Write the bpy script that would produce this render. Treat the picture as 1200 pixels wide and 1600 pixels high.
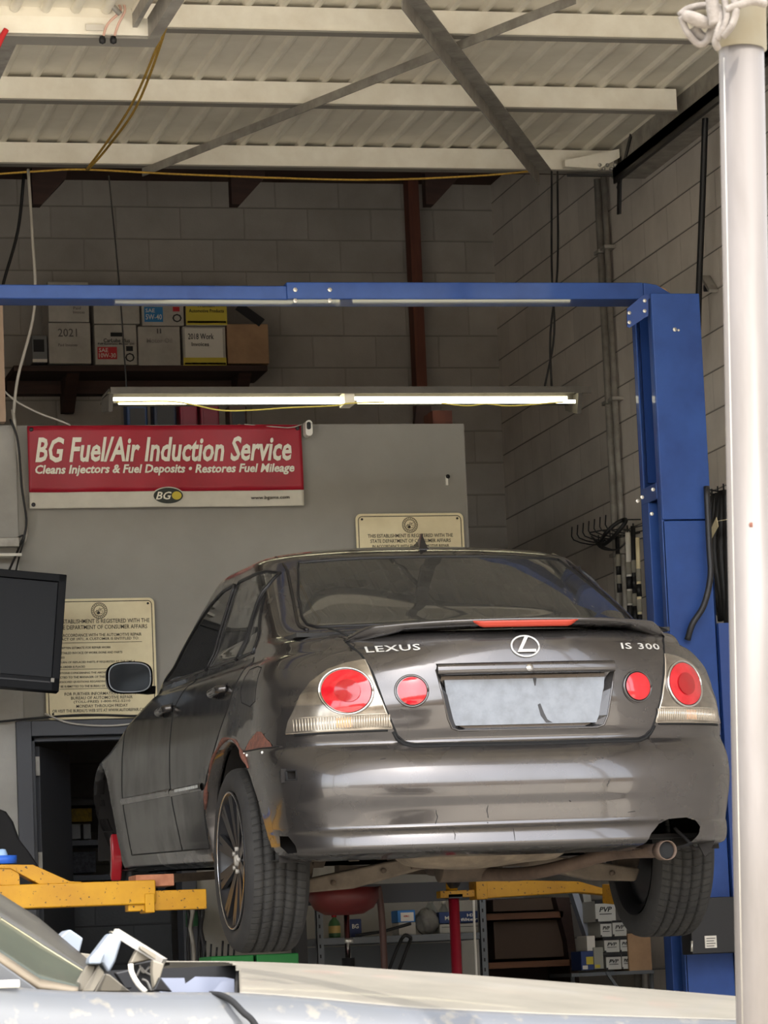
import bpy, bmesh, math, random
import numpy as np
from mathutils import Vector, Matrix, Euler
from mathutils.bvhtree import BVHTree
from mathutils.geometry import tessellate_polygon
random.seed(7)
PI = math.pi
scn = bpy.context.scene
col = scn.collection
for o in list(bpy.data.objects): bpy.data.objects.remove(o)

# ------------------------------------------------------------------ camera
F = 5500.0                                     # focal length in pixels of the 1200x1600 frame
CAM = Vector((0, 0, 1.1))
_d1 = Vector((-1300, -790, -F)).normalized()   # world +Y seen in camera axes
_n = Vector((-1300, -790, -F)).cross(Vector((1, .042, 0))).normalized()
if _n.y < 0: _n = -_n                          # world +Z
_d2 = _d1.cross(_n)                            # world +X
MR = Matrix((_d2, _d1, _n))                    # camera axes -> world axes
cd = bpy.data.cameras.new('camera'); cam = bpy.data.objects.new('camera', cd); col.objects.link(cam)
cam.matrix_world = Matrix.Translation(CAM) @ MR.to_4x4()
cd.sensor_fit = 'VERTICAL'; cd.sensor_height = 36; cd.lens = F / 1600 * 36
cd.clip_start = .1; cd.clip_end = 500
cd.dof.use_dof = True; cd.dof.focus_distance = 13.2; cd.dof.aperture_fstop = 42
scn.camera = cam

def at(px, py, Y=None, X=None, Z=None):
    """world point of the photograph's pixel on a plane Y=, X= or Z="""
    r = MR @ Vector((px - 600, 800 - py, -F))
    if Y is not None: t = Y / r.y
    elif X is not None: t = X / r.x
    else: t = (Z - CAM.z) / r.z
    return CAM + r * t

# ------------------------------------------------------------------ light
SKY = 1.9; SUN = 1.7
scn.view_settings.view_transform = 'Standard'; scn.view_settings.look = 'None'
scn.view_settings.gamma = 1; scn.view_settings.use_curve_mapping = False
scn.view_settings.exposure = 1.46
w = bpy.data.worlds.new('sky'); scn.world = w; w.use_nodes = True
nt = w.node_tree; bgn = nt.nodes['Background']
sk = nt.nodes.new('ShaderNodeTexSky'); sk.sky_type = 'NISHITA'; sk.sun_disc = False
sk.sun_elevation = math.radians(52); sk.sun_rotation = math.radians(200); sk.air_density = 1.0; sk.dust_density = 2.5; sk.ozone_density = 1
hs = nt.nodes.new('ShaderNodeHueSaturation'); hs.inputs['Saturation'].default_value = .32; hs.inputs['Value'].default_value = 1
nt.links.new(sk.outputs[0], hs.inputs['Color']); nt.links.new(hs.outputs[0], bgn.inputs['Color']); bgn.inputs['Strength'].default_value = .16 * SKY
sd = bpy.data.lights.new('sun', 'SUN'); sd.energy = SUN; sd.angle = math.radians(.6); sd.color = (1, .955, .88)
sun = bpy.data.objects.new('sun', sd); col.objects.link(sun)
SUNDIR = Vector((.42, -.62, 1.05)).normalized()      # towards the sun: behind the camera, to its right, high
sun.rotation_euler = SUNDIR.to_track_quat('Z', 'Y').to_euler(); sun.location = (4, -6, 12)

# ------------------------------------------------------------------ helpers
def lin(c):
    return tuple(((v / 255) / 12.92 if v / 255 <= .04045 else ((v / 255 + .055) / 1.055) ** 2.4) for v in c[:3]) + (1,)

def mat(name, rgb, rough=.6, metal=0, spec=.5, noise=0, nscale=8, bump=0, bscale=60, coat=0, alpha=1, trans=0, emit=0, rgb2=None, stretch=None, ior=1.45):
    m = bpy.data.materials.new(name); m.use_nodes = True; t = m.node_tree; b = t.nodes['Principled BSDF']
    b.inputs['Roughness'].default_value = rough; b.inputs['Metallic'].default_value = metal
    b.inputs['Specular IOR Level'].default_value = spec; b.inputs['Coat Weight'].default_value = coat
    b.inputs['Coat Roughness'].default_value = .05
    b.inputs['Alpha'].default_value = alpha; b.inputs['Transmission Weight'].default_value = trans; b.inputs['IOR'].default_value = ior
    c = lin(rgb); b.inputs['Base Color'].default_value = c
    if emit: b.inputs['Emission Color'].default_value = c; b.inputs['Emission Strength'].default_value = emit
    tc = t.nodes.new('ShaderNodeTexCoord'); mp = t.nodes.new('ShaderNodeMapping'); t.links.new(tc.outputs['Object'], mp.inputs[0])
    if stretch: mp.inputs['Scale'].default_value = stretch
    if noise or rgb2:
        n = t.nodes.new('ShaderNodeTexNoise'); n.inputs['Scale'].default_value = nscale; n.inputs['Detail'].default_value = 6; n.inputs['Roughness'].default_value = .6
        t.links.new(mp.outputs[0], n.inputs['Vector'])
        r = t.nodes.new('ShaderNodeMapRange'); r.inputs[1].default_value = .36; r.inputs[2].default_value = .66
        t.links.new(n.outputs[0], r.inputs[0])
        mx = t.nodes.new('ShaderNodeMix'); mx.data_type = 'RGBA'
        c2 = lin(rgb2) if rgb2 else tuple(v * (1 - noise) for v in c[:3]) + (1,)
        mx.inputs[6].default_value = c; mx.inputs[7].default_value = c2
        t.links.new(r.outputs[0], mx.inputs[0]); t.links.new(mx.outputs[2], b.inputs['Base Color'])
    if bump:
        n2 = t.nodes.new('ShaderNodeTexNoise'); n2.inputs['Scale'].default_value = bscale; n2.inputs['Detail'].default_value = 4
        t.links.new(mp.outputs[0], n2.inputs['Vector'])
        bp = t.nodes.new('ShaderNodeBump'); bp.inputs['Strength'].default_value = bump; bp.inputs['Distance'].default_value = .01
        t.links.new(n2.outputs[0], bp.inputs['Height']); t.links.new(bp.outputs[0], b.inputs['Normal'])
    return m

def tag(o, label, cat, group=None):
    o['label'] = label; o['category'] = cat
    if group: o['group'] = group
    return o
def empty(name, loc=(0, 0, 0), rz=0, label=None, cat=None, group=None):
    o = bpy.data.objects.new(name, None); col.objects.link(o); o.location = loc; o.rotation_euler = (0, 0, rz)
    o.empty_display_size = .1
    if label: tag(o, label, cat, group)
    return o
def copy_tree(o, parent=None):
    c = o.copy(); col.objects.link(c); c.parent = parent
    for ch in list(o.children): copy_tree(ch, c)
    return c

class MB:
    """collects shapes into one mesh"""
    def __init__(s): s.bm = bmesh.new()
    def _add(s, vs, fs, mi=0, smooth=False):
        v = [s.bm.verts.new(p) for p in vs]
        for f in fs:
            try:
                q = s.bm.faces.new([v[i] for i in f]); q.material_index = mi; q.smooth = smooth
            except ValueError: pass
        return v
    def box(s, a, b, mi=0, M=None):
        (x0, y0, z0), (x1, y1, z1) = a, b
        vs = [Vector(p) for p in ((x0,y0,z0),(x1,y0,z0),(x1,y1,z0),(x0,y1,z0),(x0,y0,z1),(x1,y0,z1),(x1,y1,z1),(x0,y1,z1))]
        if M: vs = [M @ v for v in vs]
        s._add(vs, [(0,3,2,1),(4,5,6,7),(0,1,5,4),(1,2,6,5),(2,3,7,6),(3,0,4,7)], mi); return s
    def cbox(s, c, d, mi=0, M=None):
        h = [v / 2 for v in d]
        return s.box((c[0]-h[0], c[1]-h[1], c[2]-h[2]), (c[0]+h[0], c[1]+h[1], c[2]+h[2]), mi, M)
    def bar(s, p, q, w, h, mi=0, up=(0, 0, 1)):
        p = Vector(p); q = Vector(q); d = (q - p); L = d.length; d.normalize(); u = Vector(up)
        x = d.cross(u).normalized(); z = x.cross(d)
        M = Matrix((x, d, z)).transposed().to_4x4(); M.translation = p
        return s.box((-w/2, 0, -h/2), (w/2, L, h/2), mi, M)
    def prism(s, poly, e, mi=0, smooth=False):
        """closed 3D polygon swept by vector e"""
        e = Vector(e); a = [Vector(p) for p in poly]; n = len(a)
        tri = tessellate_polygon([a])
        vs = a + [p + e for p in a]
        fs = [tuple(t) for t in tri] + [tuple(i + n for i in reversed(t)) for t in tri]
        v = s._add(vs, fs, mi, False)
        for i in range(n):
            j = (i + 1) % n
            try:
                f = s.bm.faces.new([v[i], v[j], v[j+n], v[i+n]]); f.material_index = mi; f.smooth = smooth
            except ValueError: pass
        return s
    def ring(s, prof, c, axis, seg=32, mi=0, smooth=True, caps=False):
        """lathe: prof = [(r, h)...] about axis through c"""
        a = Vector(axis).normalized(); t = Vector((0, 0, 1)) if abs(a.z) < .9 else Vector((1, 0, 0))
        u = a.cross(t).normalized(); v = a.cross(u); c = Vector(c); vs = []
        for r, h in prof:
            for k in range(seg):
                g = 2 * PI * k / seg; vs.append(c + a * h + (u * math.cos(g) + v * math.sin(g)) * r)
        fs = []
        for i in range(len(prof) - 1):
            for k in range(seg):
                k2 = (k + 1) % seg; fs.append((i*seg+k, i*seg+k2, (i+1)*seg+k2, (i+1)*seg+k))
        if caps: fs += [tuple(range(seg))[::-1], tuple((len(prof)-1)*seg + k for k in range(seg))]
        s._add(vs, fs, mi, smooth); return s
    def cyl(s, p, q, r, seg=16, r2=None, mi=0):
        p = Vector(p); q = Vector(q); L = (q - p).length
        return s.ring([(r, 0), (r if r2 is None else r2, L)], p, q - p, seg, mi, True, True)
    def tube(s, pts, r, seg=8, mi=0, sub=1):
        pts = [Vector(p) for p in pts]
        if sub > 1: pts = smooth_path(pts, sub)
        n = len(pts); vs = []; prev = None
        for i, p in enumerate(pts):
            d = (pts[min(i+1, n-1)] - pts[max(i-1, 0)]).normalized()
            if prev is None:
                t = Vector((0, 0, 1)) if abs(d.z) < .9 else Vector((1, 0, 0)); u = d.cross(t).normalized()
            else: u = (prev - d * prev.dot(d)).normalized()
            prev = u; v = d.cross(u); rr = r(i / (n - 1)) if callable(r) else r
            for k in range(seg):
                g = 2 * PI * k / seg; vs.append(p + (u * math.cos(g) + v * math.sin(g)) * rr)
        fs = [(i*seg+k, i*seg+(k+1) % seg, (i+1)*seg+(k+1) % seg, (i+1)*seg+k) for i in range(n-1) for k in range(seg)]
        fs += [tuple(range(seg))[::-1], tuple((n-1)*seg + k for k in range(seg))]
        s._add(vs, fs, mi, True); return s
    def grid(s, fn, nu, nv, mi=0, smooth=True, closeu=False):
        vs = [fn(i / nu, j / nv) for j in range(nv + 1) for i in range(nu + 1)]
        W = nu + 1
        s._add(vs, [(j*W+i, j*W+i+1, (j+1)*W+i+1, (j+1)*W+i) for j in range(nv) for i in range(nu)], mi, smooth); return s
    def build(s, name, m, parent=None, bevel=0, seg=2, solid=0, origin=None, autosm=True, weld=0):
        bm = s.bm
        if weld: bmesh.ops.remove_doubles(bm, verts=bm.verts, dist=weld)
        if bevel or autosm: bmesh.ops.recalc_face_normals(bm, faces=bm.faces)
        me = bpy.data.meshes.new(name)
        if origin is None and parent is None and len(bm.verts):
            xs = [v.co for v in bm.verts]
            mn = [min(v[i] for v in xs) for i in range(3)]; mx_ = [max(v[i] for v in xs) for i in range(3)]
            origin = ((mn[0]+mx_[0])/2, (mn[1]+mx_[1])/2, mn[2])
        if origin: bmesh.ops.translate(bm, verts=bm.verts, vec=-Vector(origin))
        bm.to_mesh(me); bm.free(); o = bpy.data.objects.new(name, me); col.objects.link(o)
        for q in (m if isinstance(m, (list, tuple)) else [m]): me.materials.append(q)
        if origin: o.location = origin
        if parent: o.parent = parent
        if solid:
            d = o.modifiers.new('s', 'SOLIDIFY'); d.thickness = solid; d.offset = 0
        if bevel:
            d = o.modifiers.new('b', 'BEVEL'); d.width = bevel; d.segments = seg; d.limit_method = 'ANGLE'; d.angle_limit = .6
            for p in me.polygons: p.use_smooth = True
            d.harden_normals = True
        return o

def smooth_path(pts, n):
    P = [2 * pts[0] - pts[1]] + list(pts) + [2 * pts[-1] - pts[-2]]; out = []
    for i in range(1, len(P) - 2):
        for k in range(n):
            t = k / n; a, b, c, d = P[i-1], P[i], P[i+1], P[i+2]
            out.append(.5 * ((2*b) + (c - a) * t + (2*a - 5*b + 4*c - d) * t*t + (3*b - a - 3*c + d) * t**3))
    out.append(pts[-1]); return out

def struct(o): o['kind'] = 'structure'; return o

def text_bm(body, size, shear=0, offset=0, extrude=.0015, space=1, align='CENTER', width=None, height=None, res=2):
    """text as bmesh lying in XY facing +Z, optionally fitted to width/height"""
    c = bpy.data.curves.new('t', 'FONT'); c.body = body; c.size = size; c.shear = shear; c.offset = offset
    c.extrude = extrude; c.space_character = space; c.align_x = align; c.align_y = 'CENTER'; c.resolution_u = res
    o = bpy.data.objects.new('t', c); col.objects.link(o)
    me = bpy.data.meshes.new_from_object(o.evaluated_get(bpy.context.evaluated_depsgraph_get()))
    bm = bmesh.new(); bm.from_mesh(me); bpy.data.objects.remove(o); bpy.data.curves.remove(c); bpy.data.meshes.remove(me)
    if (width or height) and len(bm.verts):
        xs = [v.co.x for v in bm.verts]; ys = [v.co.y for v in bm.verts]
        kx = width / (max(xs) - min(xs)) if width else 1; ky = height / (max(ys) - min(ys)) if height else 1
        mx_, my = (max(xs) + min(xs)) / 2, (max(ys) + min(ys)) / 2
        for v in bm.verts:
            if width and align == 'CENTER': v.co.x = (v.co.x - mx_) * kx
            elif width: v.co.x = (v.co.x - min(xs)) * kx
            if height: v.co.y = (v.co.y - my) * ky
    return bm
def put_text(mb, bm, M, mi=0):
    me = bpy.data.meshes.new('x'); bm.transform(M); 
    for f in bm.faces: f.material_index = mi
    bm.to_mesh(me); bm.free(); mb.bm.from_mesh(me); bpy.data.meshes.remove(me)
FACE = Matrix.Rotation(PI/2, 4, 'X')          # text plane turned upright, readable from -Y
def face_at(p, roll=0): return Matrix.Translation(p) @ Matrix.Rotation(roll, 4, 'Y') @ FACE
def rrect(w, h, r, n=5, cx=0, cy=0):
    pts = []
    for sx, sy, a0 in ((1, 1, 0), (-1, 1, 90), (-1, -1, 180), (1, -1, 270)):
        for k in range(n + 1):
            a = math.radians(a0 + 90 * k / n); pts.append((cx + sx * (w/2 - r) + r * math.cos(a), cy + sy * (h/2 - r) + r * math.sin(a)))
    return pts
# ------------------------------------------------------------------ materials
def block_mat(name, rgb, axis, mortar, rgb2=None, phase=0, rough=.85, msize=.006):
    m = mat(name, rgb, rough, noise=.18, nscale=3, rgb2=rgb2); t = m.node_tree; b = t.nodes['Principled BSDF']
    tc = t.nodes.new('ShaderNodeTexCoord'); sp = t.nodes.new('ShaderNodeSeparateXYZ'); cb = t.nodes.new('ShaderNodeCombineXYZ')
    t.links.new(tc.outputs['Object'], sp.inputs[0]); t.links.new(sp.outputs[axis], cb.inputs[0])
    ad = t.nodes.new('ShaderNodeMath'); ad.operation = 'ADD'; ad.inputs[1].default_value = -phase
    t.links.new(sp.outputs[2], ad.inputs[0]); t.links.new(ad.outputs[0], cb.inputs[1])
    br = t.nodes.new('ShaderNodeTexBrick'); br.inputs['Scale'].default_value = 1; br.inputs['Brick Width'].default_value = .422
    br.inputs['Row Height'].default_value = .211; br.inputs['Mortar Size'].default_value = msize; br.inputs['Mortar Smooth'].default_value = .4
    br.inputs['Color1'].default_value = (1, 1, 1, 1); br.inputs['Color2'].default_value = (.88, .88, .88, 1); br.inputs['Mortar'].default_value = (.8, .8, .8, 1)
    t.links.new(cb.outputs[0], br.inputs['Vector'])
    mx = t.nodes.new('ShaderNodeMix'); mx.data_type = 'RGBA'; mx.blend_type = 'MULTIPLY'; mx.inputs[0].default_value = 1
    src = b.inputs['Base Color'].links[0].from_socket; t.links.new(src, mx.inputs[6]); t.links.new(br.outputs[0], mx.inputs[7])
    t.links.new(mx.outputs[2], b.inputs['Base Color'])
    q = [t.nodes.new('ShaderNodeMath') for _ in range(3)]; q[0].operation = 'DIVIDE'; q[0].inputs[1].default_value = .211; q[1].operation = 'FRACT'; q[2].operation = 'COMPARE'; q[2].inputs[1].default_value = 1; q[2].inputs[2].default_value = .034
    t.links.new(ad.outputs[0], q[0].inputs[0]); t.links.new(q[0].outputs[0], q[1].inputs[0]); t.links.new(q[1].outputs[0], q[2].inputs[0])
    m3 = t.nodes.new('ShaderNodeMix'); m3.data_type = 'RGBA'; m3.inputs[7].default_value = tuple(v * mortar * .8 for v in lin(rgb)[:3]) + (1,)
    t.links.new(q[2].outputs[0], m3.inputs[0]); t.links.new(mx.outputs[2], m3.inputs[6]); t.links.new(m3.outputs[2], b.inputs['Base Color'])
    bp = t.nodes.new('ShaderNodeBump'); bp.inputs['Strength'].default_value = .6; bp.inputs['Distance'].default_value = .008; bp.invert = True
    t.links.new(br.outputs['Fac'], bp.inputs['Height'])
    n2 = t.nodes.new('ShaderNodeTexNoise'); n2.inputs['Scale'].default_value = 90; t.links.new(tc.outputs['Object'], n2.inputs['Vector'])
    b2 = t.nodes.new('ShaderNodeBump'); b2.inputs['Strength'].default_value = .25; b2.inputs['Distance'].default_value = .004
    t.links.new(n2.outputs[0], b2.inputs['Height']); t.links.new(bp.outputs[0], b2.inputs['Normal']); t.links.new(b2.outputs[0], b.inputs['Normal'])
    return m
mBack = block_mat('painted_block_grey', (158, 153, 147), 0, .72, (144, 139, 133), phase=.011)
mRight = block_mat('painted_block_warm', (222, 215, 206), 1, .35, (208, 201, 192), phase=.06, msize=.005)
mPart = mat('grey_painted_board', (148, 145, 138), .75, rgb2=(136, 133, 127), nscale=1.5, bump=.12, bscale=14)
mPartL = mat('grey_stucco', (166, 164, 158), .85, rgb2=(148, 146, 141), nscale=2.5, bump=.35, bscale=18)
mConc = mat('concrete', (150, 146, 138), .8, rgb2=(122, 118, 110), nscale=.8, bump=.1, bscale=30)
mYard = mat('pale_concrete_yard', (216, 207, 190), .85, rgb2=(200, 190, 173), nscale=.5)
mCeil = mat('dark_ceiling_wood', (66, 44, 36), .8, noise=.3, nscale=5, stretch=(1, 8, 8))
mSheet = mat('cream_roof_sheet', (240, 234, 218), .5, rgb2=(226, 219, 202), nscale=3, noise=.1)
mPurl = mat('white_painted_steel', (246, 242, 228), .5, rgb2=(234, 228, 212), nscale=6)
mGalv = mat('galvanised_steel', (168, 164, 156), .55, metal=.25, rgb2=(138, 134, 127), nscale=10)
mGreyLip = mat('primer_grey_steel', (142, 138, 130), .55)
mWood = mat('reddish_brown_timber', (104, 58, 42), .7, rgb2=(80, 44, 34), nscale=6, stretch=(4, 4, .5))
mDkWood = mat('dark_stained_timber', (62, 42, 36), .75, rgb2=(46, 32, 28), nscale=6, stretch=(.6, 4, 4))
mBlack = mat('black_plastic', (22, 22, 24), .5)
mRubber = mat('black_rubber', (26, 26, 27), .65)
mDarkM = mat('dark_steel', (52, 52, 54), .45, metal=.5)
mWhiteP = mat('white_plastic', (225, 222, 214), .5)
mRope = mat('yellow_rope', (196, 160, 70), .8, rgb2=(160, 126, 52), nscale=80)
mWire = mat('grey_white_cable', (176, 172, 164), .6)
mBlueP = mat('lift_blue_paint', (38, 72, 136), .6, spec=.35, rgb2=(30, 60, 120), nscale=4, coat=.15)
mBlueD = mat('lift_blue_dark', (32, 62, 124), .4)
mYel = mat('lift_yellow_paint', (226, 176, 24), .5, rgb2=(206, 156, 20), nscale=8)
mBolt = mat('zinc_bolt', (190, 188, 180), .35, metal=.8)
mCard = mat('white_carton', (176, 172, 164), .8, rgb2=(160, 156, 148), nscale=8)
mKraft = mat('kraft_carton', (168, 136, 104), .8, rgb2=(150, 120, 92), nscale=8)
mInk = mat('black_ink', (24, 24, 26), .7)
mPaper = mat('white_paper', (214, 210, 200), .8)
mRedL = mat('red_print', (176, 34, 44), .6)
mBluL = mat('blue_print', (44, 120, 176), .6)
mYelL = mat('yellow_print', (196, 178, 60), .6)
mSign = mat('cream_enamel_sign', (226, 214, 176), .5, rgb2=(212, 198, 160), nscale=5)
mSignInk = mat('brown_black_ink', (52, 46, 38), .6)
mVinylR = mat('red_vinyl', (164, 22, 44), .42, rgb2=(144, 18, 38), nscale=3)
mVinylG = mat('grey_white_vinyl', (206, 202, 188), .45, rgb2=(184, 180, 168), nscale=3)
mTube = mat('lit_led_tube', (255, 246, 205), .4, emit=3.2)
mGlass = mat('clear_glass', (235, 240, 238), .03, trans=1)

def rect(px0, py0, px1, py1, Y):
    cx, cy = (px0 + px1) / 2, (py0 + py1) / 2
    return at(px0, cy, Y=Y).x, at(px1, cy, Y=Y).x, at(cx, py1, Y=Y).z, at(cx, py0, Y=Y).z    # x0,x1,z0,z1

# ------------------------------------------------------------------ building shell
XW = 6.1; YB = 22.0; YP = 18.3; ZC = 6.3; YC = 18.65
struct(MB().box((-5, 7.5, -.1), (XW, YB, 0)).build('floor', mConc))
struct(MB().box((-45, -50, -.12), (45, 7.5, -.02)).box((XW + .3, 7.5, -.12), (45, 60, -.02)).box((-45, 7.5, -.12), (-5, 60, -.02)).build('floor_yard', mYard))
struct(MB().box((-5, YB, 0), (XW + .3, YB + .2, ZC + .2)).build('wall_back', mBack, origin=(0, 0, 0)))
struct(MB().box((XW, 9.5, 0), (XW + .25, YB, ZC + .2)).build('wall_right', mRight, origin=(0, 0, 0)))
struct(MB().box((-5.2, 10.5, 0), (-5, YB, ZC + .2)).build('wall_left_light_block', block_mat('dark_painted_block', (88, 84, 80), 1, .6), origin=(0, 0, 0)))  # unseen; added dark to cut light from the left and darken door reflections
struct(MB().box((-40, -22.3, 0), (40, -22, 6.5)).build('wall_opposite_reflection', mat('beige_reflected_stucco', (196, 170, 136), .9, rgb2=(176, 150, 118), nscale=.4)))  # unseen; added for a beige band in the bumper and less sky light
struct(MB().box((-5.2, YC + .12, ZC), (XW + .3, YB + .2, ZC + .15)).build('ceiling', mCeil))
struct(MB().box((-5, YC + .1, 5.62), (XW, YC + .2, ZC)).build('trim_1', mCeil))
# partition, with its doorway
xr = at(729, 760, Y=YP).x; zt = 4.095
dx0, dx1, dz = at(46, 1300, Y=YP).x, at(285, 1300, Y=YP).x, at(150, 1143, Y=YP).z
struct(MB().box((dx1, YP, 0), (xr, YP + .12, zt)).box((dx0, YP, dz), (dx1, YP + .12, zt)).box((2.41, YP, dz + .02), (dx0, YP + .12, zt)).build('wall_partition', mPart))
struct(MB().box((-5, YP - .01, 0), (dx0, YP + .12, dz + .02)).box((-5, YP - .01, dz + .02), (2.41, YP + .12, zt)).build('wall_partition_left', mPartL))
struct(MB().box((-5, YP + .12, zt - .12), (xr, YB, zt - .02)).build('ceiling_loft', mDkWood))
struct(MB().box((xr - .12, YP + .12, 0), (xr, 20.6, zt - .12)).build('wall_store', mBack, origin=(0, 0, 0)))
mFrame = mat('dark_grey_door_paint', (64, 66, 72), .5)
fr = MB()
for a, b in (((dx0 - .06, 0), (dx0 + .02, dz + .06)), ((dx1 - .02, 0), (dx1 + .06, dz + .06)), ((dx0 + .02, dz - .02), (dx1 - .02, dz + .06))):
    fr.box((a[0], YP - .045, a[1]), (b[0], YP + .13, b[1]))
for a, b in (((dx0 + .02, 0), (dx0 + .045, dz - .02)), ((dx0 + .02, dz - .045), (dx1 - .02, dz - .02))):
    fr.box((a[0], YP + .02, a[1]), (b[0], YP + .1, b[1]))
dfr = struct(fr.build('door_1', mFrame, bevel=.004))
lf = MB(); lx = at(60, 1300, Y=YP + .1).x
M = Matrix.Translation((lx, YP + .12, 0)) @ Matrix.Rotation(math.radians(70), 4, 'Z')
lf.box((0, -.02, .02), (.78, .02, dz - .06), M=M)
leaf = struct(lf.build('door_2', mFrame, bevel=.003))
hb = MB()
for z in (.4, 1.75, 2.25): hb.box((lx - .02, YP + .085, z), (lx + .015, YP + .1, z + .1))
hb.build('hinge', mGalv, leaf); 
bpy.data.objects['hinge'].matrix_parent_inverse = Matrix.Translation(-leaf.location)

# ------------------------------------------------------------------ canopy roof
ZP = 5.6
YS = [YC - 1.37 * k for k in range(8)]              # purlin lines
def sheet():
    mb = MB(); xs = []; x = -5.0; prof = []
    while x < XW:
        prof += [(x, 0), (x + .104, 0), (x + .116, -.018), (x + .130, -.022), (x + .144, -.018), (x + .156, 0)]; x += .166
    prof = [p for p in prof if p[0] < XW]
    ys = [YS[-1] - .3, YC + .12]
    rows = [[(px, y, ZP + .14 + pz) for px, pz in prof] for y in ys]
    n = len(prof); mb._add(rows[0] + rows[1], [(i, i+1, n+i+1, n+i) for i in range(n-1)], 0, False)
    return mb
o = struct(sheet().build('ceiling_canopy', mSheet)); o.modifiers.new('s', 'SOLIDIFY').thickness = .004
for k, y in enumerate(YS):
    mb = MB(); x1 = XW - .02 if k == 0 else 5.83
    if k >= 6: x0, x1 = -4.9, 5.83
    h = .115
    mb.box((-4.9, y - .004, ZP), (x1, y, ZP + h)); mb.box((-4.9, y, ZP), (x1, y + .06, ZP + .004)); mb.box((-4.9, y, ZP + h - .004), (x1, y + .06, ZP + h))
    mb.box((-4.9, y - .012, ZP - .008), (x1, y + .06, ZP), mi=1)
    o = tag(mb.build('roof_purlin', [mPurl, mGreyLip]), ['long cream steel purlin along the back edge of the canopy, lowest in the picture', 'cream steel purlin, second up from the canopy back edge', 'cream steel purlin, third up, crossing just below the top of the picture', 'cream steel roof purlin nearer the front of the canopy'][min(k, 3)], 'roof beam', 'canopy purlins')
    if k > 2: o['label'] = 'cream steel roof purlin overhead near the front of the canopy'
struct(MB().box((XW - .2, 9.5, ZP - .03), (XW, YC + .06, ZP + .13)).build('trim_2', mGalv))
struct(MB().box((-5, YS[-1] - .35, ZP - .08), (XW, YS[-1] - .3, ZP + .22)).build('trim_3', mPurl))
for x in (-4.7, 5.7):
    tag(MB().box((x - .06, YS[-1] - .3, 0), (x + .06, YS[-1] - .18, ZP)).build('canopy_post', mPurl), 'steel canopy post at the front %s corner' % ('left' if x < 0 else 'right'), 'post')
def angle_iron(name, p, q, wd, label):
    p = Vector(p); q = Vector(q); mb = MB(); mb.bar(p, q, wd, .006); d = (q - p).normalized(); sx = d.cross(Vector((0, 0, 1))).normalized() * (wd / 2)
    mb.bar(p + sx - Vector((0, 0, wd/2)), q + sx - Vector((0, 0, wd/2)), .006, wd)
    return tag(mb.build(name, mGalv), label, 'roof brace')
angle_iron('diagonal_brace', at(228, 264, Z=ZP - .012), at(905, -8, Z=ZP - .012) , .045, 'galvanised angle brace rising to the right under the canopy')
angle_iron('diagonal_brace', at(852, 268, Z=ZP - .062), at(640, -12, Z=ZP - .062), .075, 'wide galvanised brace rising to the left under the canopy, crossing the thinner one')

# near frame at the upper left, with bungee cords
t = empty('sliding_gate_frame', at(120, 50, Y=14.2), label='cream steel frame with a galvanised end rail at the upper left corner', cat='frame')
yq = 14.2; a = at(-40, 24, Y=yq); b = at(243, 34, Y=yq); lo = t.location
def rel(o): o.matrix_parent_inverse = Matrix.Translation(-o.parent.location); return o
hh = .075
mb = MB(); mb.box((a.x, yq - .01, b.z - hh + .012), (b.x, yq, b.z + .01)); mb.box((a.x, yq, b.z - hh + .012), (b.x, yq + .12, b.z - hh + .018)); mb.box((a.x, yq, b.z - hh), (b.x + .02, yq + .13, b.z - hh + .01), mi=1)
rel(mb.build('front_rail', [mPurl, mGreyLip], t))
rel(MB().bar((b.x - .01, yq, b.z - .03), (b.x + .0, yq - 2.1, b.z - .03), .05, .09).build('end_rail', mGalv, t))
rel(MB().bar((b.x - .09, yq + .01, b.z + .0), (b.x - .09, yq - 2.1, b.z), .02, .06).build('inner_rail', mGalv, t))
sb = MB(); x = a.x
while x < b.x - .1:
    sb.ring([(.022, 0), (.022, 1.6)], (x + .04, yq - .012, b.z + .045), (0, -1, 0), 10); x += .128
sb.box((a.x, yq - 1.7, b.z + .05), (b.x - .05, yq, b.z + .054)); sb.box((a.x, yq - .008, b.z + .01), (b.x - .05, yq, b.z + .06))
rel(sb.build('roof_panel', mSheet, t))
pl = at(148, 43, Y=yq - .02); rel(MB().cbox(pl, (.075, .006, .026)).build('name_plate', mPaper, t))
mPink = mat('pink_cord', (214, 176, 160), .7)
for k, (u, v) in enumerate(((160, 62), (177, 62))):
    mb = MB(); top = at(186 + 8 * k, 6, Y=yq - .06); bt = at(u, v, Y=yq - .06)
    mb.tube([bt, at(u + 8, 38, Y=yq - .06), at(188 + 7 * k, 18, Y=yq - .07), top, at(192 + 7 * k, 4, Y=yq - .03)], .0055, sub=4)
    e = tag(mb.build('bungee_cord', mPink, origin=tuple(bt)), 'pink bungee cord hooked over the cream frame, %s one' % ('left' if k == 0 else 'right'), 'cord', 'bungee cords')
    rel(MB().ring([(0, -.02), (.013, -.014), (.015, 0), (.011, .014), (0, .018)], bt, (0, 0, 1), 12).build('cord_end', mBlack, e))
tag(MB().tube([at(160, -6, Y=yq - .08), at(188, 22, Y=yq - .08)], .012).build('rod', mGalv), 'short grey rod crossing the cream frame above the bungee cords', 'rod')
tag(MB().tube([at(10, 46, Y=yq - .03), at(4, 56, Y=yq - .03), at(-6, 78, Y=yq - .03)], .012, sub=4).build('red_strap', mat('red_webbing', (196, 40, 44), .6)), 'red strap end hanging at the upper left edge', 'strap')
tag(MB().bar(at(20, 50, Y=yq + .4), at(-30, 160, Y=yq + 1.6), .07, .02).build('roof_brace', mGalv), 'galvanised brace end at the far left under the canopy', 'roof brace')

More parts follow.
